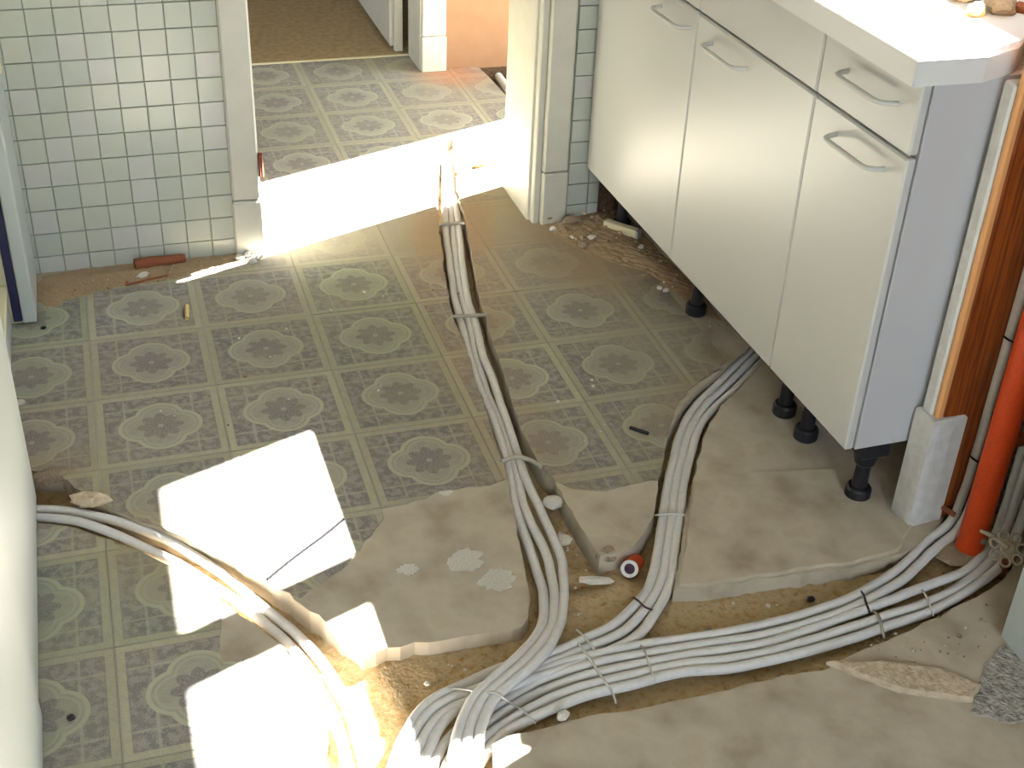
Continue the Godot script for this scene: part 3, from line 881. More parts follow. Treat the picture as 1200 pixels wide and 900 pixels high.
func build_conduits() -> void:
	var g := "grey conduits in the doorway trench"
	conduit("grey conduit along the left side of the doorway trench", PackedVector3Array([
		Vector3(1.0865, -0.0300, -1.0010), Vector3(1.0241, -0.0220, -0.7651), Vector3(0.9382, -0.0120, -0.4314), Vector3(0.8611, -0.0120, -0.0665), Vector3(0.8338, -0.0120, 0.1189), Vector3(0.8152, -0.0120, 0.2515), Vector3(0.7992, -0.0120, 0.4099), Vector3(0.7953, -0.0120, 0.5258), Vector3(0.7704, -0.0120, 0.6969), Vector3(0.7510, -0.0120, 0.8093), Vector3(0.7398, -0.0120, 0.9230), Vector3(0.7329, -0.0120, 0.9942), Vector3(0.7223, -0.0080, 1.0542), Vector3(0.6905, 0.0020, 1.1342), Vector3(0.6372, 0.0120, 1.1952), Vector3(0.5708, 0.0150, 1.2417), Vector3(0.5296, 0.0130, 1.2722), Vector3(0.5010, 0.0080, 1.3107), Vector3(0.4789, 0.0040, 1.3572), Vector3(0.4630, 0.0020, 1.4016), Vector3(0.4461, 0.0000, 1.4596)]), g)
	conduit("grey conduit in the middle of the doorway trench", PackedVector3Array([
		Vector3(1.1020, -0.0340, -1.0076), Vector3(1.0387, -0.0260, -0.7712), Vector3(0.9573, -0.0140, -0.4314), Vector3(0.8795, -0.0160, -0.0697), Vector3(0.8542, -0.0180, 0.1133), Vector3(0.8330, -0.0220, 0.2392), Vector3(0.8145, -0.0220, 0.3981), Vector3(0.8120, -0.0220, 0.5151), Vector3(0.7870, -0.0200, 0.6901), Vector3(0.7684, -0.0140, 0.8246), Vector3(0.7649, -0.0120, 0.9420), Vector3(0.7551, -0.0120, 1.0001), Vector3(0.7397, -0.0080, 1.0588), Vector3(0.7073, 0.0020, 1.1387), Vector3(0.6492, 0.0130, 1.2036), Vector3(0.5852, 0.0160, 1.2504), Vector3(0.5449, 0.0140, 1.2773), Vector3(0.5140, 0.0080, 1.3179), Vector3(0.4951, 0.0040, 1.3616), Vector3(0.4801, 0.0020, 1.4063), Vector3(0.4627, 0.0000, 1.4642)]), g)
	conduit("grey conduit along the right side of the doorway trench, curving widest", PackedVector3Array([
		Vector3(1.1123, -0.0300, -0.9956), Vector3(1.0485, -0.0220, -0.7598), Vector3(0.9720, -0.0120, -0.4238), Vector3(0.8918, -0.0120, -0.0593), Vector3(0.8669, -0.0120, 0.1269), Vector3(0.8452, -0.0120, 0.2588), Vector3(0.8372, -0.0120, 0.3668), Vector3(0.8196, -0.0120, 0.5318), Vector3(0.7999, -0.0120, 0.7044), Vector3(0.7959, -0.0120, 0.8343), Vector3(0.7892, -0.0120, 0.9484), Vector3(0.7759, -0.0120, 1.0056), Vector3(0.7571, -0.0080, 1.0634), Vector3(0.7213, 0.0020, 1.1424), Vector3(0.6642, 0.0130, 1.2116), Vector3(0.6041, 0.0160, 1.2536), Vector3(0.5604, 0.0140, 1.2815), Vector3(0.5306, 0.0080, 1.3224), Vector3(0.5125, 0.0040, 1.3664), Vector3(0.4971, 0.0020, 1.4110), Vector3(0.4794, 0.0000, 1.4688)]), g)
	g = "grey conduits in the trench from under the cabinets"
	conduit("grey conduit on the left of the bundle coming from under the cabinets", PackedVector3Array([
		Vector3(1.5613, -0.0200, 0.2794), Vector3(1.4268, -0.0140, 0.3970), Vector3(1.3358, -0.0140, 0.4719), Vector3(1.2357, -0.0140, 0.5563), Vector3(1.1727, -0.0140, 0.6271), Vector3(1.1190, -0.0140, 0.7112), Vector3(1.0716, -0.0140, 0.7913), Vector3(1.0223, -0.0140, 0.8821), Vector3(0.9642, -0.0140, 0.9917), Vector3(0.9264, -0.0140, 1.0547), Vector3(0.8912, -0.0140, 1.0966), Vector3(0.8253, -0.0140, 1.1418), Vector3(0.7639, -0.0140, 1.1641), Vector3(0.7008, -0.0160, 1.1787), Vector3(0.6082, -0.0180, 1.1885), Vector3(0.5356, -0.0140, 1.2126), Vector3(0.4775, -0.0120, 1.2334), Vector3(0.4436, -0.0120, 1.2578), Vector3(0.4159, -0.0120, 1.2937), Vector3(0.3961, -0.0120, 1.3268), Vector3(0.3779, -0.0120, 1.3658), Vector3(0.3569, -0.0120, 1.4247)]), g)
	conduit("grey conduit in the middle of the bundle coming from under the cabinets", PackedVector3Array([
		Vector3(1.5624, -0.0200, 0.3086), Vector3(1.4320, -0.0140, 0.4173), Vector3(1.3398, -0.0140, 0.4945), Vector3(1.2603, -0.0140, 0.5556), Vector3(1.1903, -0.0140, 0.6315), Vector3(1.1361, -0.0140, 0.7155), Vector3(1.0866, -0.0140, 0.7952), Vector3(1.0384, -0.0140, 0.8863), Vector3(0.9811, -0.0140, 0.9961), Vector3(0.9461, -0.0140, 1.0551), Vector3(0.9079, -0.0140, 1.1033), Vector3(0.8370, -0.0140, 1.1601), Vector3(0.7708, -0.0140, 1.1829), Vector3(0.7027, -0.0180, 1.1956), Vector3(0.6167, -0.0200, 1.2087), Vector3(0.5452, -0.0150, 1.2296), Vector3(0.4919, -0.0120, 1.2430), Vector3(0.4570, -0.0120, 1.2651), Vector3(0.4278, -0.0120, 1.3005), Vector3(0.4078, -0.0120, 1.3334), Vector3(0.3914, -0.0120, 1.3695), Vector3(0.3712, -0.0120, 1.4287)]), g)
	conduit("grey conduit on the right of the bundle coming from under the cabinets", PackedVector3Array([
		Vector3(1.5655, -0.0200, 0.3378), Vector3(1.4339, -0.0140, 0.4442), Vector3(1.3457, -0.0140, 0.5174), Vector3(1.2728, -0.0140, 0.5724), Vector3(1.2080, -0.0140, 0.6360), Vector3(1.1515, -0.0140, 0.7194), Vector3(1.1032, -0.0140, 0.7994), Vector3(1.0544, -0.0140, 0.8904), Vector3(0.9949, -0.0140, 0.9997), Vector3(0.9626, -0.0140, 1.0595), Vector3(0.9261, -0.0140, 1.1104), Vector3(0.8515, -0.0140, 1.1790), Vector3(0.7784, -0.0140, 1.2037), Vector3(0.7106, -0.0180, 1.2160), Vector3(0.6251, -0.0200, 1.2287), Vector3(0.5556, -0.0150, 1.2478), Vector3(0.5078, -0.0120, 1.2567), Vector3(0.4711, -0.0120, 1.2744), Vector3(0.4421, -0.0120, 1.3079), Vector3(0.4207, -0.0120, 1.3404), Vector3(0.4049, -0.0120, 1.3732), Vector3(0.3855, -0.0120, 1.4327)]), g)
	g = "grey conduits from the chase by the orange pipe"
	conduit("grey conduit along the upper edge of the bundle to the orange pipe", PackedVector3Array([
		Vector3(1.5698, 0.7500, 1.0444), Vector3(1.5698, 0.4000, 1.0444), Vector3(1.5698, 0.1500, 1.0444), Vector3(1.5650, 0.0500, 1.0459), Vector3(1.5310, 0.0080, 1.0715), Vector3(1.4632, -0.0080, 1.0964), Vector3(1.3723, -0.0120, 1.1479), Vector3(1.2669, -0.0120, 1.1868), Vector3(1.1651, -0.0120, 1.2078), Vector3(1.0792, -0.0120, 1.2137), Vector3(0.9980, -0.0120, 1.2138), Vector3(0.9200, -0.0120, 1.2101), Vector3(0.8286, -0.0120, 1.2047), Vector3(0.7516, -0.0130, 1.2058), Vector3(0.6759, -0.0200, 1.2087), Vector3(0.5967, -0.0240, 1.2268), Vector3(0.5491, -0.0200, 1.2411), Vector3(0.5065, -0.0140, 1.2618), Vector3(0.4723, -0.0120, 1.2911), Vector3(0.4468, -0.0120, 1.3268), Vector3(0.4316, -0.0120, 1.3553), Vector3(0.4182, -0.0120, 1.3934), Vector3(0.4022, -0.0120, 1.4373)]), g)
	conduit("second grey conduit from above in the bundle to the orange pipe", PackedVector3Array([
		Vector3(1.5755, 0.7500, 1.0675), Vector3(1.5755, 0.4000, 1.0675), Vector3(1.5755, 0.1500, 1.0675), Vector3(1.5707, 0.0500, 1.0689), Vector3(1.5322, 0.0080, 1.0955), Vector3(1.4590, -0.0080, 1.1233), Vector3(1.3648, -0.0120, 1.1749), Vector3(1.2576, -0.0120, 1.2119), Vector3(1.1526, -0.0120, 1.2311), Vector3(1.0676, -0.0120, 1.2367), Vector3(0.9882, -0.0120, 1.2347), Vector3(0.9118, -0.0120, 1.2290), Vector3(0.8204, -0.0120, 1.2253), Vector3(0.7442, -0.0130, 1.2262), Vector3(0.6706, -0.0240, 1.2251), Vector3(0.6060, -0.0300, 1.2447), Vector3(0.5553, -0.0240, 1.2691), Vector3(0.5143, -0.0200, 1.2895), Vector3(0.4795, -0.0180, 1.3161), Vector3(0.4582, -0.0160, 1.3401), Vector3(0.4404, -0.0140, 1.3729), Vector3(0.4165, -0.0120, 1.4412)]), g)
	conduit("middle grey conduit of the bundle, passing behind the orange pipe", PackedVector3Array([
		Vector3(1.6357, 0.7500, 1.0857), Vector3(1.6357, 0.4000, 1.0857), Vector3(1.6341, 0.1500, 1.0880), Vector3(1.6246, 0.0500, 1.0988), Vector3(1.5795, 0.0080, 1.1389), Vector3(1.4998, -0.0080, 1.1812), Vector3(1.3927, -0.0120, 1.2012), Vector3(1.2749, -0.0120, 1.2234), Vector3(1.1629, -0.0120, 1.2426), Vector3(1.0581, -0.0120, 1.2556), Vector3(0.9794, -0.0120, 1.2534), Vector3(0.9037, -0.0120, 1.2476), Vector3(0.8123, -0.0120, 1.2455), Vector3(0.7368, -0.0130, 1.2462), Vector3(0.6627, -0.0240, 1.2486), Vector3(0.6160, -0.0300, 1.2589), Vector3(0.5564, -0.0260, 1.2898), Vector3(0.5147, -0.0220, 1.3131), Vector3(0.4822, -0.0180, 1.3414), Vector3(0.4600, -0.0150, 1.3740), Vector3(0.4321, -0.0120, 1.4455)]), g)
	conduit("second lowest grey conduit of the bundle, behind the orange pipe", PackedVector3Array([
		Vector3(1.6329, 0.7500, 1.1116), Vector3(1.6329, 0.4000, 1.1116), Vector3(1.6313, 0.1500, 1.1138), Vector3(1.6203, 0.0500, 1.1240), Vector3(1.5742, 0.0080, 1.1654), Vector3(1.5232, -0.0080, 1.1898), Vector3(1.4076, -0.0120, 1.2333), Vector3(1.2788, -0.0120, 1.2514), Vector3(1.1496, -0.0120, 1.2672), Vector3(1.0479, -0.0120, 1.2760), Vector3(0.9699, -0.0120, 1.2736), Vector3(0.8957, -0.0120, 1.2659), Vector3(0.8044, -0.0120, 1.2655), Vector3(0.7285, -0.0120, 1.2687), Vector3(0.6678, -0.0160, 1.2753), Vector3(0.6152, -0.0220, 1.2873), Vector3(0.5647, -0.0220, 1.3086), Vector3(0.5227, -0.0200, 1.3331), Vector3(0.4963, -0.0180, 1.3591), Vector3(0.4755, -0.0160, 1.3858), Vector3(0.4476, -0.0120, 1.4499)]), g)
	conduit("lowest grey conduit of the bundle, nearest the broken screed", PackedVector3Array([
		Vector3(1.6317, 0.7500, 1.1374), Vector3(1.6317, 0.4000, 1.1374), Vector3(1.6302, 0.1500, 1.1396), Vector3(1.6193, 0.0500, 1.1496), Vector3(1.5704, 0.0080, 1.1919), Vector3(1.5184, -0.0080, 1.2128), Vector3(1.3967, -0.0120, 1.2557), Vector3(1.2722, -0.0120, 1.2739), Vector3(1.1456, -0.0120, 1.2896), Vector3(1.0378, -0.0120, 1.2960), Vector3(0.9606, -0.0120, 1.2935), Vector3(0.8886, -0.0120, 1.2822), Vector3(0.7966, -0.0120, 1.2851), Vector3(0.7214, -0.0120, 1.2880), Vector3(0.6600, -0.0140, 1.2979), Vector3(0.6141, -0.0180, 1.3076), Vector3(0.5706, -0.0200, 1.3212), Vector3(0.5342, -0.0200, 1.3503), Vector3(0.5093, -0.0180, 1.3798), Vector3(0.4884, -0.0160, 1.4060), Vector3(0.4632, -0.0120, 1.4542)]), g)
	g = "grey conduits in the left trench"
	conduit("upper grey conduit in the left trench, bending through the sun patch", PackedVector3Array([
		Vector3(-0.1533, -0.0080, 0.5705), Vector3(-0.1155, -0.0080, 0.5829), Vector3(-0.0732, -0.0080, 0.5964), Vector3(-0.0225, -0.0100, 0.6227), Vector3(0.0262, -0.0120, 0.6536), Vector3(0.0768, -0.0140, 0.6949), Vector3(0.1325, -0.0180, 0.7521), Vector3(0.1916, -0.0240, 0.8306), Vector3(0.2400, -0.0280, 0.9151), Vector3(0.2754, -0.0300, 0.9733), Vector3(0.3036, -0.0300, 1.0323), Vector3(0.3267, -0.0300, 1.0963), Vector3(0.3421, -0.0300, 1.1636), Vector3(0.3487, -0.0300, 1.2276), Vector3(0.3492, -0.0300, 1.2905), Vector3(0.3465, -0.0300, 1.3412), Vector3(0.3382, -0.0300, 1.4044)]), g)
	conduit("lower grey conduit in the left trench, partly in shade at its rim", PackedVector3Array([
		Vector3(-0.1535, -0.0100, 0.5941), Vector3(-0.1080, -0.0060, 0.6136), Vector3(-0.0479, -0.0020, 0.6446), Vector3(0.0001, -0.0020, 0.6851), Vector3(0.0384, -0.0040, 0.7201), Vector3(0.0801, -0.0080, 0.7605), Vector3(0.1275, -0.0140, 0.8090), Vector3(0.1795, -0.0220, 0.8718), Vector3(0.2231, -0.0280, 0.9308), Vector3(0.2547, -0.0300, 0.9852), Vector3(0.2816, -0.0300, 1.0432), Vector3(0.3030, -0.0300, 1.1100), Vector3(0.3162, -0.0300, 1.1757), Vector3(0.3230, -0.0300, 1.2334), Vector3(0.3239, -0.0300, 1.2906), Vector3(0.3218, -0.0300, 1.3344), Vector3(0.3141, -0.0300, 1.3977)]), g)
	var st := mb()
	tube(st, smooth(PackedVector3Array([Vector3(1.4362, -0.0350, -1.7120), Vector3(1.4335, -0.0350, -1.5857), Vector3(1.4272, -0.0350, -1.4233), Vector3(1.4148, -0.0350, -1.2398)])), 0.014, 12)
	tag(obj("conduit", st, M.conduit), "short grey conduit in the dark hole at the foot of the peach wall", "conduit")

	# straps across the doorway trench
	for s: Array in [
		["flat beige strap across the conduits at the doorway end of the trench", PackedVector3Array([Vector3(0.9116, 0.0035, -0.3941), Vector3(0.9309, 0.0015, -0.4046), Vector3(0.9490, 0.0010, -0.4016), Vector3(0.9680, 0.0015, -0.4016), Vector3(0.9811, 0.0035, -0.3891)])],
		["straight beige strap across the conduits in the middle of the trench", PackedVector3Array([Vector3(0.8159, 0.0035, 0.0846), Vector3(0.8453, 0.0015, 0.0839), Vector3(0.8632, 0.0010, 0.0873), Vector3(0.8798, 0.0015, 0.0880), Vector3(0.8985, 0.0035, 0.0960)])],
		["curved beige strap across the conduits where the vinyl ends", PackedVector3Array([Vector3(0.7614, 0.0035, 0.6663), Vector3(0.7815, 0.0030, 0.6589), Vector3(0.7982, 0.0030, 0.6571), Vector3(0.8112, 0.0035, 0.6671), Vector3(0.8240, 0.0040, 0.6829), Vector3(0.8337, 0.0035, 0.7024)])]]:
		st = mb()
		tube(st, smooth(s[1], 0.006), 0.0045, 8)
		tag(obj("strap", st, M.strap), s[0], "strap", "straps across the doorway trench")

	# ties of cord and wire round the bundles
	for t: Array in [
		["pale cord tied round the three conduits from under the cabinets", M.cord, .0022, PackedVector3Array([Vector3(1.0036, -0.0100, 0.8879), Vector3(1.0120, -0.0010, 0.8990), Vector3(1.0305, -0.0010, 0.9011), Vector3(1.0470, -0.0010, 0.9080), Vector3(1.0593, -0.0080, 0.9102), Vector3(1.0432, -0.0040, 0.9377), Vector3(1.0341, -0.0120, 0.9487)])],
		["thin purple cord round the conduits at their last bend", M.purple, .0018, PackedVector3Array([Vector3(0.8772, -0.0120, 1.0906), Vector3(0.8776, -0.0020, 1.1113), Vector3(0.8840, -0.0020, 1.1309), Vector3(0.9007, -0.0100, 1.1353)])],
		["pale cord round the bundle left of the wide crossing", M.cord, .0020, PackedVector3Array([Vector3(0.7540, -0.0140, 1.1401), Vector3(0.7557, -0.0030, 1.1675), Vector3(0.7605, -0.0030, 1.1960), Vector3(0.7712, -0.0120, 1.2182)])],
		["knotted pale cord over five conduits with a loose end", M.cord, .0020, PackedVector3Array([Vector3(0.7426, -0.0100, 1.1712), Vector3(0.7459, -0.0010, 1.2189), Vector3(0.7487, -0.0010, 1.2518), Vector3(0.7528, -0.0010, 1.2805), Vector3(0.7576, -0.0060, 1.2999), Vector3(0.7575, -0.0120, 1.3169)])],
		["loop of pale cord over the bundle beside the knotted cord", M.cord, .0018, PackedVector3Array([Vector3(0.8434, -0.0100, 1.1982), Vector3(0.8412, -0.0010, 1.2280), Vector3(0.8383, -0.0010, 1.2538), Vector3(0.8341, -0.0010, 1.2788), Vector3(0.8349, -0.0100, 1.2935)])],
		["twisted bright wire at the crossing of all conduits", M.wire, .0022, PackedVector3Array([Vector3(0.5036, -0.0060, 1.2197), Vector3(0.5276, 0.0040, 1.2401), Vector3(0.5423, 0.0160, 1.2617), Vector3(0.5647, 0.0260, 1.2796), Vector3(0.5758, 0.0220, 1.2898), Vector3(0.5915, 0.0080, 1.2952), Vector3(0.6073, -0.0060, 1.3007), Vector3(0.6198, -0.0120, 1.3240)])],
		["dark tie near the spot where the upper two conduits part", M.black, .0020, PackedVector3Array([Vector3(1.2780, -0.0100, 1.1757), Vector3(1.2720, -0.0010, 1.2008), Vector3(1.2641, -0.0010, 1.2261), Vector3(1.2639, -0.0080, 1.2407)])],
		["grey tape tie round the lowest two conduits", M.strap, .0028, PackedVector3Array([Vector3(1.2747, -0.0100, 1.2346), Vector3(1.2687, -0.0010, 1.2587), Vector3(1.2588, -0.0010, 1.2867), Vector3(1.2577, -0.0120, 1.2983)])],
		["frayed pale cord on the conduits before the chase", M.chalk, .0020, PackedVector3Array([Vector3(1.3898, -0.0100, 1.2052), Vector3(1.3779, 0.0000, 1.2368), Vector3(1.3715, -0.0000, 1.2580), Vector3(1.3708, -0.0100, 1.2736)])]]:
		st = mb()
		tube(st, smooth(t[3], 0.005), t[2], 7)
		tag(obj("tie", st, t[1]), t[0], "tie", "ties on the conduit bundles")
	# short stub of orange pipe with a grey end in the trench
	var stub := thing("pipe_stub", "short orange pipe stub with a grey ring end lying in the trench", "pipe", Vector3(0.9095, -0.0220, 1.0120), 0.0)
	stub.basis = Basis.looking_at(Vector3(0.45, -0.55, -0.70))
	st = mb()
	tube(st, PackedVector3Array([Vector3(-0.002, 0.010, -0.040), Vector3(-0.006, 0.002, 0.0)]), 0.0165, 16)
	obj("sleeve", st, M.orange, stub)
	st = mb()
	lathe(st, [Vector2(0.010, 0.0), Vector2(0.010, 0.012), Vector2(0.016, 0.012), Vector2(0.016, 0.0), Vector2(0.010, 0.0)], 18, Transform3D(Basis.from_euler(Vector3(PI / 2, 0, 0)), Vector3(-0.006, 0.002, 0.0)))
	obj("ring", st, M.conduit, stub)
	st = mb()
	lathe(st, [Vector2(0.0, 0.008), Vector2(0.0102, 0.006), Vector2(0.0102, 0.0), Vector2(0.0, 0.0)], 18, Transform3D(Basis.from_euler(Vector3(PI / 2, 0, 0)), Vector3(-0.006, 0.002, 0.0)))
	obj("hole_shade", st, M.purple, stub)  # dark disc paints the shaded hole inside the ring

# ---------------------------------------------------------------- chase on the right
func build_chase() -> void:
	var post := thing("post", "white painted end post with a chipped plinth block beside the cabinets", "post", Vector3(1.455, 0, 1.000))
	obj("shaft", one_box(Vector3(0.004, 0.236, 0.0), Vector3(0.060, 0.862, 0.030), 0.004), M.post, post)
	var st := mb()
	var prof := ragged(PackedVector2Array([Vector2(-0.004, -0.004), Vector2(0.072, -0.004), Vector2(0.072, 0.048), Vector2(-0.004, 0.054)]), 0.014, 0.002)
	prism(st, prof, 0.0, 0.240, 0.004)
	obj("plinth_block", st, M.post, post)
	var jamb := thing("wooden_jamb", "brown varnished wooden jamb board behind the white post", "board", Vector3(1.462, 0, 1.030))
	obj("board", one_box(Vector3(0.016, 0.0, 0.0), Vector3(0.140, 2.3, 0.012), 0.003), M.wood, jamb)
	obj("lit_edge", one_box(Vector3(0.0, 0.238, 0.0), Vector3(0.016, 2.3, 0.0135), 0.004), M.lit_wood_edge, jamb)  # board edge in paler wood, the lit chamfer is put into its colour
	st = mb()
	box(st, Vector3(1.445, 0.0, 1.357), Vector3(1.462, 2.2, 1.45), 0.003)
	tag(obj("casing_board", st, M.panel), "white casing board at the right edge of the picture", "board")

	var pipe := thing("orange_pipe", "upright orange plastic waste pipe standing in the chase", "pipe", Vector3(1.5341, 0.0000, 1.1350))
	st = mb()
	lathe(st, [Vector2(0.0, -0.02), Vector2(0.025, -0.02), Vector2(0.0255, 0.0), Vector2(0.025, 0.08), Vector2(0.025, 2.2), Vector2(0.0, 2.2)], 28)
	obj("tube", st, M.orange, pipe)
	st = mb()
	lathe(st, [Vector2(0.0, 0.026), Vector2(0.006, 0.026), Vector2(0.0075, 0.020), Vector2(0.0075, 0.0)], 14, Transform3D(Basis(Vector3(1, 0, 0), Vector3(0, 0.30, 0.954), Vector3(0, -0.954, 0.30)), Vector3(0.004, 0.026, 0.002)))
	obj("nub", st, M.metal, pipe)
	# grey mortar collar at its foot
	st = mb()
	lump(st, Vector3(0.11, 0.03, 0.09), 4, Transform3D(Basis.IDENTITY, Vector3(1.5256, -0.0120, 1.1358)), 6, 12)
	tag(obj("mortar_lump", st, M.stone), "lump of grey mortar at the foot of the orange pipe", "rubble")
	# lobed handwheel on a spindle
	var valve := thing("valve", "metal stop valve with a lobed handwheel beside the orange pipe", "valve", Vector3(1.5419, 0.0620, 1.2184))
	var toward := Vector3(-0.35, 0.72, 0.60).normalized()
	var sx := Vector3(0.9, 0.1, 0.4)
	sx = (sx - toward * sx.dot(toward)).normalized()
	var tb := Transform3D(Basis(sx, toward, sx.cross(toward)), Vector3.ZERO)
	st = mb()
	for k in 7:
		var a := TAU * k / 7
		var c := Vector3(cos(a) * 0.024, 0.0, sin(a) * 0.024)
		var ring := PackedVector3Array()
		for q in 13:
			ring.append(tb * (c + Vector3(cos(TAU * q / 12), 0.0, sin(TAU * q / 12)) * 0.0088))
		tube(st, ring, 0.0025, 7, false)
	lathe(st, [Vector2(0.0, 0.004), Vector2(0.011, 0.004), Vector2(0.0155, 0.001), Vector2(0.0155, -0.003), Vector2(0.0, -0.004)], 18, tb)
	obj("handwheel", st, M.metal, valve)
	st = mb()
	var end: Vector3 = Vector3(1.5196, 0.0660, 1.1656) - Vector3(1.5419, 0.0620, 1.2184)
	tube(st, PackedVector3Array([tb * Vector3(0, 0.004, 0), end * 0.55 + Vector3(0, 0.006, 0), end]), 0.0065, 10, true, 0.003)
	obj("spindle", st, M.metal, valve)
	st = mb()
	tube(st, PackedVector3Array([Vector3.ZERO, Vector3(0.012, -0.022, -0.012), Vector3(0.02, -0.085, -0.016)]), 0.008, 10)
	obj("stem", st, M.rust, valve)
	# rusty stub at the foot of the jamb, stick behind the pipe
	st = mb()
	tube(st, PackedVector3Array([Vector3(1.5219, 0.0300, 1.0305), Vector3(1.5297, 0.0280, 1.0543), Vector3(1.5410, 0.0220, 1.0681)]), 0.0055, 10)
	tag(obj("rusty_rod", st, M.rust), "short rusty rod end poking out beside the plinth block", "rod")
	st = mb()
	box(st, Vector3(1.578, 0.19, 1.085), Vector3(1.70, 0.215, 1.10), 0.002, Transform3D.IDENTITY)
	tag(obj("pipe_bracket", st, M.wood), "dark wooden bracket stick behind the orange pipe", "bracket")
	# black ties on the risers
	for t: Array in [["black tie round the upright conduits left of the orange pipe, higher up", .40], ["black tie round the upright conduits left of the orange pipe, lower down", .14]]:
		var h: float = t[1]
		var a: Vector3 = Vector3(1.5698, 0.0000, 1.0444)
		var b: Vector3 = Vector3(1.5755, 0.0000, 1.0675)
		st = mb()
		var ring := PackedVector3Array()
		var mid := (a + b) * 0.5
		for k in 25:
			var an := TAU * k / 24
			var d := (b - a).normalized()
			var n := Vector3(-d.z, 0, d.x)
			ring.append(mid + d * cos(an) * 0.0235 + n * sin(an) * 0.0108 + Vector3(0, h, 0))
		tube(st, ring, 0.0022, 6, false)
		tag(obj("tie", st, M.black), t[0], "tie")

# ---------------------------------------------------------------- left side
func build_left_side() -> void:
	# tall white units along the left, only their fronts are in view
	var u := thing("white_unit", "white kitchen unit with a smooth front at the left edge, over the left trench", "cabinet", Vector3(-0.117, 0, 0.555), 0.0, "white units along the left edge")
	obj("front", one_box(Vector3(-0.02, 0.004, 0.0), Vector3(0.0, 0.86, 0.565), 0.003), M.panel, u)
	obj("carcass", one_box(Vector3(-0.60, 0.03, 0.001), Vector3(-0.021, 0.86, 0.564), 0.002), M.panel, u)
	u = thing("white_unit", "second white unit at the lower left corner, nearest the camera", "cabinet", Vector3(-0.112, 0, 1.125), 0.0, "white units along the left edge")
	obj("front", one_box(Vector3(-0.02, 0.004, 0.0), Vector3(0.0, 0.86, 0.60), 0.003), M.panel, u)
	obj("carcass", one_box(Vector3(-0.60, 0.03, 0.001), Vector3(-0.021, 0.86, 0.599), 0.002), M.panel, u)
	# upright white panel that leans close to the tiled wall
	u = thing("side_panel", "upright narrow white side panel standing against the tiled wall at the left", "panel", Vector3(-0.110, 0, -0.104))
	obj("board", one_box(Vector3(-0.030, 0.006, -0.245), Vector3(0.0, 0.515, 0.0), 0.003), M.panel, u)
	obj("top_block", one_box(Vector3(-0.050, 0.516, -0.247), Vector3(0.004, 0.577, -0.205), 0.004), M.beige, u)
	obj("gap_shade_strip", one_box(Vector3(-0.050, 0.010, -0.02), Vector3(-0.031, 0.60, -0.004), 0.002), M.blue, u)  # dark navy strip paints the shade in the gap beside the panel
	# low grey carcass between the panel and the white units
	u = thing("low_carcass", "low grey cabinet carcass without a door, left of the side panel", "cabinet", Vector3(-0.166, 0, -0.115))
	obj("plinth", one_box(Vector3(-0.45, 0.0, 0.0), Vector3(0.0, 0.085, 0.665), 0.003), M.grey_board, u)
	obj("bottom_shelf", one_box(Vector3(-0.45, 0.086, 0.0), Vector3(0.004, 0.102, 0.665), 0.002), M.beige, u)
	obj("end_panel", one_box(Vector3(-0.03, 0.0, -0.017), Vector3(0.028, 0.25, -0.001), 0.002), M.beige, u)

# ---------------------------------------------------------------- debris
func mound(label: String, outline: PackedVector2Array, high: float, m: Material, sd: float) -> void:
	var lo := outline[0]
	var hi := outline[0]
	for p in outline:
		lo = lo.min(p)
		hi = hi.max(p)
	var st := mb()
	var step := 0.010
	var nx := int((hi.x - lo.x) / step) + 1
	var nz := int((hi.y - lo.y) / step) + 1
	var inside := {}
	for j in nz + 1:
		for i in nx + 1:
			var p := lo + Vector2(i, j) * step
			var d := p.distance_to(nearest(outline, p))
			if not Geometry2D.is_point_in_polygon(p, outline):
				d = -d
			var y := -0.004 + high * smoothstep(-0.01, 0.10, d) + 0.006 * smoothstep(-0.005, 0.01, d)
			y += (wobble.get_noise_2d(p.x * 420.0 + sd, p.y * 420.0) * 0.18 * high + wobble.get_noise_2d(p.x * 1500.0, p.y * 1500.0 + sd) * 0.004) * smoothstep(-0.01, 0.02, d)
			inside[Vector2i(i, j)] = Vector3(p.x, y, p.y)
	for j in nz:
		for i in nx:
			var q: Array = [inside[Vector2i(i, j)], inside[Vector2i(i + 1, j)], inside[Vector2i(i + 1, j + 1)], inside[Vector2i(i, j + 1)]]
			if maxf(maxf(q[0].y, q[1].y), maxf(q[2].y, q[3].y)) > -0.001:
				quad(st, q[0], q[1], q[2], q[3], Vector3.UP)
	var o := obj("dirt_heap", st, m)
	tag(o, label, "dirt")
	o.set_meta("kind", "stuff")

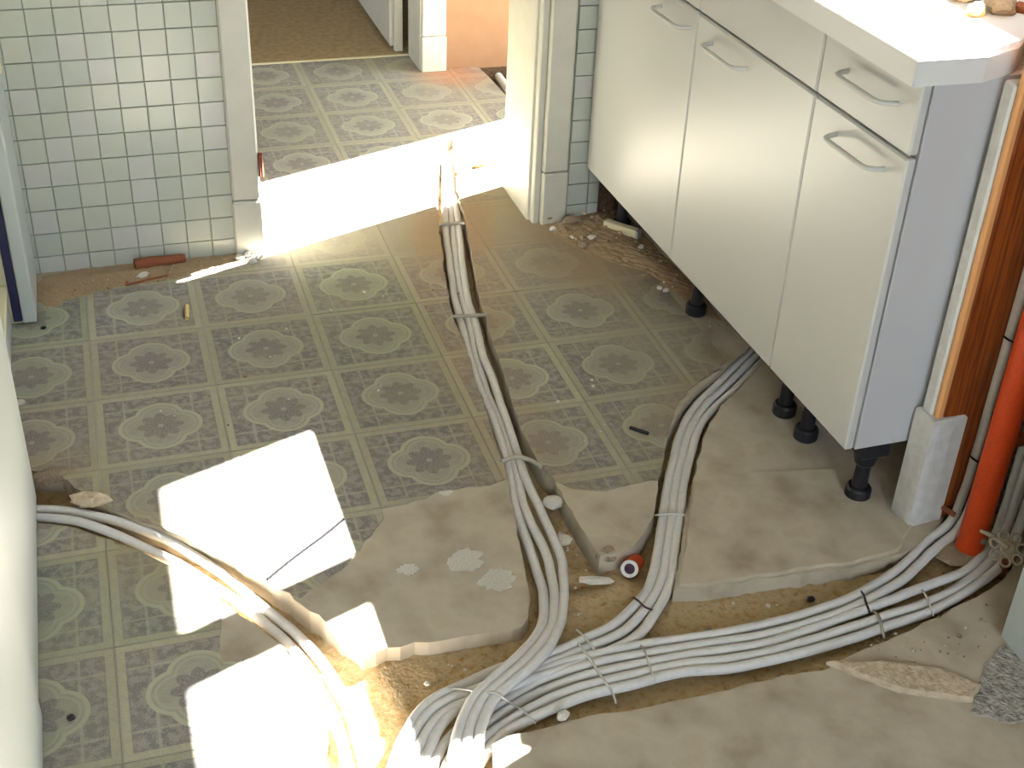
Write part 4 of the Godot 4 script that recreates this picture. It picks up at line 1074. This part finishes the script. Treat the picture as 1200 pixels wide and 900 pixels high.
func crumbs(zone: PackedVector2Array, count: int, small: float, big: float, mats: Array, y: float, called: String, label: String, group: String, sd: int) -> void:
	var r := RandomNumberGenerator.new()
	r.seed = sd
	var lo := zone[0]
	var hi := zone[0]
	for p in zone:
		lo = lo.min(p)
		hi = hi.max(p)
	var shapes := []
	for k in 5:
		var st := mb()
		lump(st, Vector3(1.0, 0.62, 0.8), sd * 10 + k, Transform3D.IDENTITY, 4, 7)
		shapes.append(st.commit())
	var n := 0
	var tries := 0
	while n < count and tries < 4000:
		tries += 1
		var p := Vector2(r.randf_range(lo.x, hi.x), r.randf_range(lo.y, hi.y))
		if not Geometry2D.is_point_in_polygon(p, zone):
			continue
		var s := small * pow(big / small, pow(r.randf(), 2.2))
		var o := MeshInstance3D.new()
		o.mesh = shapes[r.randi() % 5]
		o.material_override = mats[r.randi() % mats.size()]
		o.name = numbered(called)
		add_child(o)
		var base := y if y > -5.0 else soil_height(p)
		o.transform = Transform3D(Basis.from_euler(Vector3(r.randf_range(-0.3, 0.3), r.randf() * TAU, r.randf_range(-0.3, 0.3))).scaled(Vector3.ONE * s), Vector3(p.x, base + s * 0.24, p.y))
		var tone: String = {M.chalk: "white", M.stone: "grey brown", M.dirt: "brown", M.pale: "beige", M.rust: "rust brown", M.clay: "orange", M.soil: "sandy"}[o.material_override]
		tag(o, ("larger " if s > sqrt(small * big) else "tiny ") + tone + " " + label, "rubble", group)
		n += 1

func chunk(called: String, label: String, at: Vector3, size: Vector3, m: Material, sd: int, turn := 0.0, category := "rubble") -> void:
	var st := mb()
	lump(st, size, sd, Transform3D.IDENTITY, 6, 10)
	var o := obj(called, st, m)
	o.position = at
	o.rotation.y = turn
	tag(o, label, category)

func build_debris() -> void:
	mound("heap of brown dirt and dust at the foot of the right door casing", PackedVector2Array([Vector2(1.1789, -0.3519), Vector2(1.2369, -0.3933), Vector2(1.2891, -0.4149), Vector2(1.3594, -0.4561), Vector2(1.4195, -0.4659), Vector2(1.4360, -0.2940), Vector2(1.4433, -0.0473), Vector2(1.4540, 0.1399), Vector2(1.4414, 0.2651), Vector2(1.4150, 0.2254), Vector2(1.3799, 0.1002), Vector2(1.3500, -0.0213), Vector2(1.2816, -0.0847), Vector2(1.2292, -0.1651), Vector2(1.1896, -0.2549)]), 0.015, M.dirt, 3.0)
	mound("strip of brown dirt along the foot of the tiled wall at the left", PackedVector2Array([Vector2(-0.1365, -0.2271), Vector2(-0.1049, -0.3506), Vector2(0.0031, -0.3619), Vector2(0.1259, -0.3708), Vector2(0.2501, -0.3611), Vector2(0.3995, -0.3653), Vector2(0.4165, -0.3324), Vector2(0.3278, -0.2682), Vector2(0.1973, -0.2352), Vector2(0.0969, -0.2323), Vector2(-0.0025, -0.2039), Vector2(-0.0802, -0.1556)]), 0.012, M.dirt, 60.0)

	# broken red clay pipe and chips by the left wall
	var st := mb()
	var a: Vector3 = Vector3(0.1202, 0.0160, -0.3174)
	var b: Vector3 = Vector3(0.2424, 0.0160, -0.3311)
	tube(st, PackedVector3Array([a, a.lerp(b, 0.35) + Vector3(0, 0.002, 0), a.lerp(b, 0.7), b]), 0.0155, 12, true, 0.010)
	var shard := thing("clay_pipe_shard", "reddish brown broken pipe shard lying along the tiled wall", "shard")
	obj("shell", st, M.rust, shard)
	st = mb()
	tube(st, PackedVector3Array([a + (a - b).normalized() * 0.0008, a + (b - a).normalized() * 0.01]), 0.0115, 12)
	obj("hollow_shade", st, M.black, shard)  # black cap paints the darkness inside the open pipe end
	chunk("plaster_chip", "pale plaster chip in front of the reddish pipe shard", Vector3(0.1369, 0.0080, -0.2789), Vector3(0.035, 0.014, 0.022), M.chalk, 3, 0.4)
	st = mb()
	tube(st, PackedVector3Array([Vector3(0.0940, 0.0060, -0.2392), Vector3(0.1430, 0.0060, -0.2544), Vector3(0.1923, 0.0060, -0.2653)]), 0.0032, 7)
	tag(obj("stick", st, M.rust), "thin brown stick on the floor below the pipe shard", "stick")
	st = mb()
	tube(st, PackedVector3Array([Vector3(0.2237, 0.0075, -0.1030), Vector3(0.2178, 0.0075, -0.0427)]), 0.0048, 8)
	tag(obj("dowel", st, M.yellow), "short pale wooden dowel lying alone on the vinyl near the left wall", "dowel")
	chunk("dark_pellet", "dark pellet on the vinyl below the white side panel", Vector3(-0.0973, 0.0050, -0.0786), Vector3(0.016, 0.008, 0.012), M.black, 8)
	chunk("pale_chip", "pale chip at the left edge, beside the white unit", Vector3(-0.1491, 0.0070, 0.2280), Vector3(0.03, 0.010, 0.022), M.chalk, 9)
	chunk("dark_blob", "small dark blob on the vinyl at the lower left", Vector3(-0.0707, 0.0060, 1.1407), Vector3(0.013, 0.008, 0.013), M.black, 12)
	for k in 5:
		var q: Vector3 = [Vector3(0.3750, 0.0080, -0.3212), Vector3(0.3957, 0.0100, -0.3316), Vector3(0.4115, 0.0080, -0.3081), Vector3(0.4283, 0.0090, -0.3213), Vector3(0.4031, 0.0060, -0.2950)][k]
		chunk("plaster_chunk", ["first", "second", "third", "fourth", "fifth"][k] + " white plaster lump from the left at the foot of the left door casing", q, Vector3(0.026, 0.018, 0.022), M.chalk, 60 + k, k * 1.3)
	chunk("clay_shard", "orange clay shard lying in the sunlit doorway", Vector3(1.1281, 0.0100, -0.7497), Vector3(0.055, 0.018, 0.026), M.clay, 14, 0.5, "shard")
	chunk("dark_chip", "small dark chip in the sunlit doorway beside the trench", Vector3(1.0428, 0.0060, -0.7023), Vector3(0.014, 0.014, 0.012), M.rust, 15)
	chunk("round_stone", "round brown stone at the front of the dirt heap by the casing", Vector3(1.2419, 0.0120, -0.1829), Vector3(0.034, 0.024, 0.030), M.stone, 16)
	chunk("plaster_block", "grey plaster block at the foot of the right casing", Vector3(1.2478, 0.0260, -0.3028), Vector3(0.06, 0.026, 0.035), M.stone, 17, 0.3)
	chunk("plaster_block", "small white plaster lump on the dirt below the right casing", Vector3(1.1906, 0.0200, -0.2755), Vector3(0.02, 0.016, 0.018), M.chalk, 18, 0.3)
	var blk := thing("wood_block", "pale wooden batten end sticking out under the farthest cabinet", "batten", Vector3(1.3689, 0.0200, -0.2352), -0.9)
	obj("batten", one_box(Vector3(-0.05, -0.012, -0.011), Vector3(0.05, 0.012, 0.011), 0.002), M.beige, blk)
	obj("end_cap", one_box(Vector3(0.05, -0.012, -0.011), Vector3(0.056, 0.012, 0.011), 0.001), M.grey_board, blk)
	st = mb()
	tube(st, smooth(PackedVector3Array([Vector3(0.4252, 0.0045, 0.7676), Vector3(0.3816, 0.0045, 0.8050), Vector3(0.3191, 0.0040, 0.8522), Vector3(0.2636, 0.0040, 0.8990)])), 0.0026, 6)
	tag(obj("wire", st, plain(rgb(26, 25, 25), 0.9, 0.1)), "thin dark line on the vinyl across the upper sun patch", "wire")  # thin dark tube that draws a line across the vinyl
	# plaster splashes on the screed slab
	for s: Array in [["round white plaster splash in the middle of the bare slab", [545,657], .075], ["second white plaster splash, nearer the trench on the bare slab", [583,680], .07], ["faint small plaster splash at the top of the bare slab", [523,577], .03], ["faint plaster smear left of the round splash on the slab", [478,668], .04]]:
		st = mb()
		var c: Vector2 = splash_at(s[1])
		var pl := PackedVector2Array()
		for k in 26:
			var an := TAU * k / 26
			pl.append(c + Vector2(cos(an), sin(an) * 0.85) * float(s[2]) * 0.5 * (0.78 + 0.4 * wobble.get_noise_2d(cos(an) * 60.0 + c.x * 900.0, sin(an) * 60.0) + 0.25 * rng.randf()))
		prism(st, pl, 0.0, 0.0016)
		tag(obj("plaster_splash", st, M.chalk), s[0], "plaster")
	# bits in the trench
	chunk("plaster_clod", "white plaster clod in the doorway trench below the curved strap", Vector3(0.8306, -0.0200, 0.7893), Vector3(0.045, 0.026, 0.04), M.chalk, 21)
	chunk("plaster_piece", "flat white plaster piece beside the widest curving conduit", Vector3(0.8147, -0.0180, 0.9048), Vector3(0.028, 0.012, 0.034), M.chalk, 22)
	chunk("plaster_curl", "curved white plaster piece on the sand left of the orange stub", Vector3(0.8323, -0.0200, 1.0229), Vector3(0.07, 0.014, 0.026), M.chalk, 23, -0.35)
	chunk("grey_stone", "grey broken screed lump at the tip between the two trenches", Vector3(0.8744, -0.0120, 0.9706), Vector3(0.05, 0.034, 0.035), M.stone, 24)
	chunk("screed_lump", "light broken screed piece at the rim of the left trench", Vector3(-0.0220, 0.0100, 0.5988), Vector3(0.085, 0.026, 0.045), M.pale, 25, -0.35)
	chunk("screed_lump", "dark broken screed lump at the hole under the left unit", Vector3(-0.0871, 0.0000, 0.4946), Vector3(0.09, 0.03, 0.04), M.stone, 26, 0.1)
	chunk("pebble", "oval pale pebble on the slab right of the crossing conduits", Vector3(0.6598, 0.0080, 1.3358), Vector3(0.026, 0.016, 0.018), M.chalk, 27, 0.5)
	chunk("shiny_pebble", "shiny white pebble in the sand left of the crossing conduits", Vector3(0.4786, -0.0240, 1.1851), Vector3(0.011, 0.010, 0.011), M.chalk, 28)
	chunk("dark_pebble", "black pebble on the sand above the bundle to the pipe", Vector3(1.1892, -0.0220, 1.1664), Vector3(0.016, 0.012, 0.014), M.black, 29)
	st = mb()
	tube(st, PackedVector3Array([Vector3(1.0553, 0.0060, 0.6209), Vector3(1.0852, 0.0060, 0.6507)]), 0.004, 7)
	tag(obj("dark_twig", st, M.black), "short dark twig on the vinyl left of the cabinet trench", "twig")

	# rubble on the worktop
	for k: Array in [
		["yellow_crumb", "small yellow brown crumb on the sunlit worktop", Vector3(1.4588, 0.9080, 0.8001), Vector3(0.035, 0.018, 0.02), M.yellow, 31],
		["plaster_lump", "white and yellow plaster lump on the worktop", Vector3(1.5145, 0.9150, 0.8236), Vector3(0.038, 0.032, 0.034), M.yellow, 32],
		["mortar_chunk", "big beige mortar chunk on the worktop beside the wooden jamb", Vector3(1.5641, 0.9200, 0.8201), Vector3(0.065, 0.045, 0.055), M.stone, 33],
		["brick_bit", "brown brick bit on the worktop touching the wooden jamb", Vector3(1.6016, 0.9130, 0.8226), Vector3(0.05, 0.026, 0.03), M.rust, 34],
		["mortar_chunk", "flat mortar chunk at the top edge of the picture on the worktop", Vector3(1.5505, 0.9140, 0.7375), Vector3(0.09, 0.028, 0.05), M.pale, 35],
		["mortar_chunk", "grey mortar chunk behind the white and yellow lump on the worktop", Vector3(1.6497, 0.9200, 0.7127), Vector3(0.10, 0.04, 0.07), M.stone, 36]]:
		chunk(k[0], k[1], k[2], k[3], k[4], k[5], float(k[5]))
	chunk("added_sun_block", "added grey block on the worktop end that keeps a strip of sun off the floor", Vector3(1.566, 0.955, 0.985), Vector3(0.12, 0.15, 0.11), M.stone, 37)  # added out of view to block a stray strip of sun
	crumbs(PackedVector2Array([Vector2(1.4314, 0.5946), Vector2(1.5758, 0.6186), Vector2(1.4895, 0.8543), Vector2(1.5066, 0.9245), Vector2(1.3803, 0.9227), Vector2(1.3950, 0.7430)]), 16, 0.004, 0.012, [M.stone, M.chalk], 0.900, "worktop_crumb", "rubble crumb scattered on the sunlit worktop", "crumbs on the worktop", 7)

	# loose crumbs on the floor, group by group
	crumbs(PackedVector2Array([Vector2(1.1970, -0.3479), Vector2(1.3517, -0.4349), Vector2(1.4104, -0.4219), Vector2(1.3994, -0.2332), Vector2(1.2660, -0.1369), Vector2(1.2035, -0.2262)]), 64, 0.006, 0.026, [M.stone, M.chalk, M.dirt, M.pale], 0.016, "heap_crumb", "piece of rubble on the dirt heap below the right casing", "rubble on the heap by the casing", 1)
	crumbs(PackedVector2Array([Vector2(1.3185, -0.2778), Vector2(1.4090, -0.2574), Vector2(1.4276, 0.0434), Vector2(1.4439, 0.3066), Vector2(1.4072, 0.3378), Vector2(1.3543, 0.1599), Vector2(1.3138, -0.0772)]), 60, 0.005, 0.022, [M.stone, M.chalk, M.dirt], 0.010, "cabinet_crumb", "piece of rubble along the foot of the base cabinets", "rubble along the cabinets", 2)
	crumbs(PackedVector2Array([Vector2(-0.1017, -0.2702), Vector2(0.3087, -0.3192), Vector2(0.3452, -0.2734), Vector2(0.1746, -0.2053), Vector2(-0.0232, -0.1585)]), 22, 0.004, 0.014, [M.stone, M.chalk, M.rust, M.dirt], 0.011, "wall_crumb", "crumb in the dirt along the left tiled wall", "crumbs along the left wall", 3)
	crumbs(PackedVector2Array([Vector2(0.2489, -0.1446), Vector2(0.8555, -0.1363), Vector2(0.9011, 0.2923), Vector2(1.1458, 0.3519), Vector2(1.0523, 0.7323), Vector2(0.8471, 0.6950), Vector2(0.8398, 0.4894), Vector2(0.6388, 0.6855), Vector2(0.4569, 0.3941), Vector2(0.1060, 0.4326), Vector2(0.0218, 0.1147)]), 46, 0.003, 0.011, [M.chalk, M.chalk, M.stone], 0.003, "vinyl_crumb", "crumb scattered on the patterned vinyl", "crumbs on the vinyl", 4)
	crumbs(PackedVector2Array([Vector2(0.4043, 1.1383), Vector2(0.6376, 1.1392), Vector2(0.7957, 1.0828), Vector2(0.8554, 1.0524), Vector2(0.7277, 1.1420), Vector2(0.5604, 1.2001), Vector2(0.4253, 1.2311)]), 40, 0.004, 0.013, [M.chalk, M.stone, M.pale, M.soil], -9.0, "sand_crumb", "crumb on the sand left of the crossing conduits", "crumbs on the sand by the crossing", 5)
	crumbs(PackedVector2Array([Vector2(0.9557, 1.1251), Vector2(1.2129, 1.1466), Vector2(1.3613, 1.1617), Vector2(1.2204, 1.1951), Vector2(1.0823, 1.2036), Vector2(0.9228, 1.2004)]), 30, 0.004, 0.013, [M.chalk, M.stone, M.pale], -9.0, "trench_crumb", "crumb on the sand above the bundle to the orange pipe", "crumbs in the wide trench", 6)
	crumbs(PackedVector2Array([Vector2(1.1187, 1.3200), Vector2(1.2577, 1.3048), Vector2(1.4096, 1.2794), Vector2(1.5037, 1.2701), Vector2(1.4119, 1.3778), Vector2(1.3038, 1.3902)]), 34, 0.004, 0.014, [M.chalk, M.stone, M.pale, M.dirt], 0.0, "slab_crumb", "crumb on the slab between the bundle and the broken screed", "crumbs by the broken screed", 8)
	crumbs(PackedVector2Array([Vector2(0.8292, 0.7484), Vector2(0.8395, 0.8207), Vector2(0.8435, 0.9524), Vector2(0.8258, 1.0446), Vector2(0.7666, 1.1197), Vector2(0.8080, 0.9679)]), 16, 0.005, 0.016, [M.chalk, M.stone, M.clay], -9.0, "trench_bit", "bit of rubble on the sand in the doorway trench", "bits in the doorway trench", 9)

func splash_at(px: Array) -> Vector2:
	return {545: Vector2(0.6129, 0.9339), 583: Vector2(0.6542, 0.9994), 523: Vector2(0.6317, 0.7316), 478: Vector2(0.5077, 0.9327)}[px[0]]
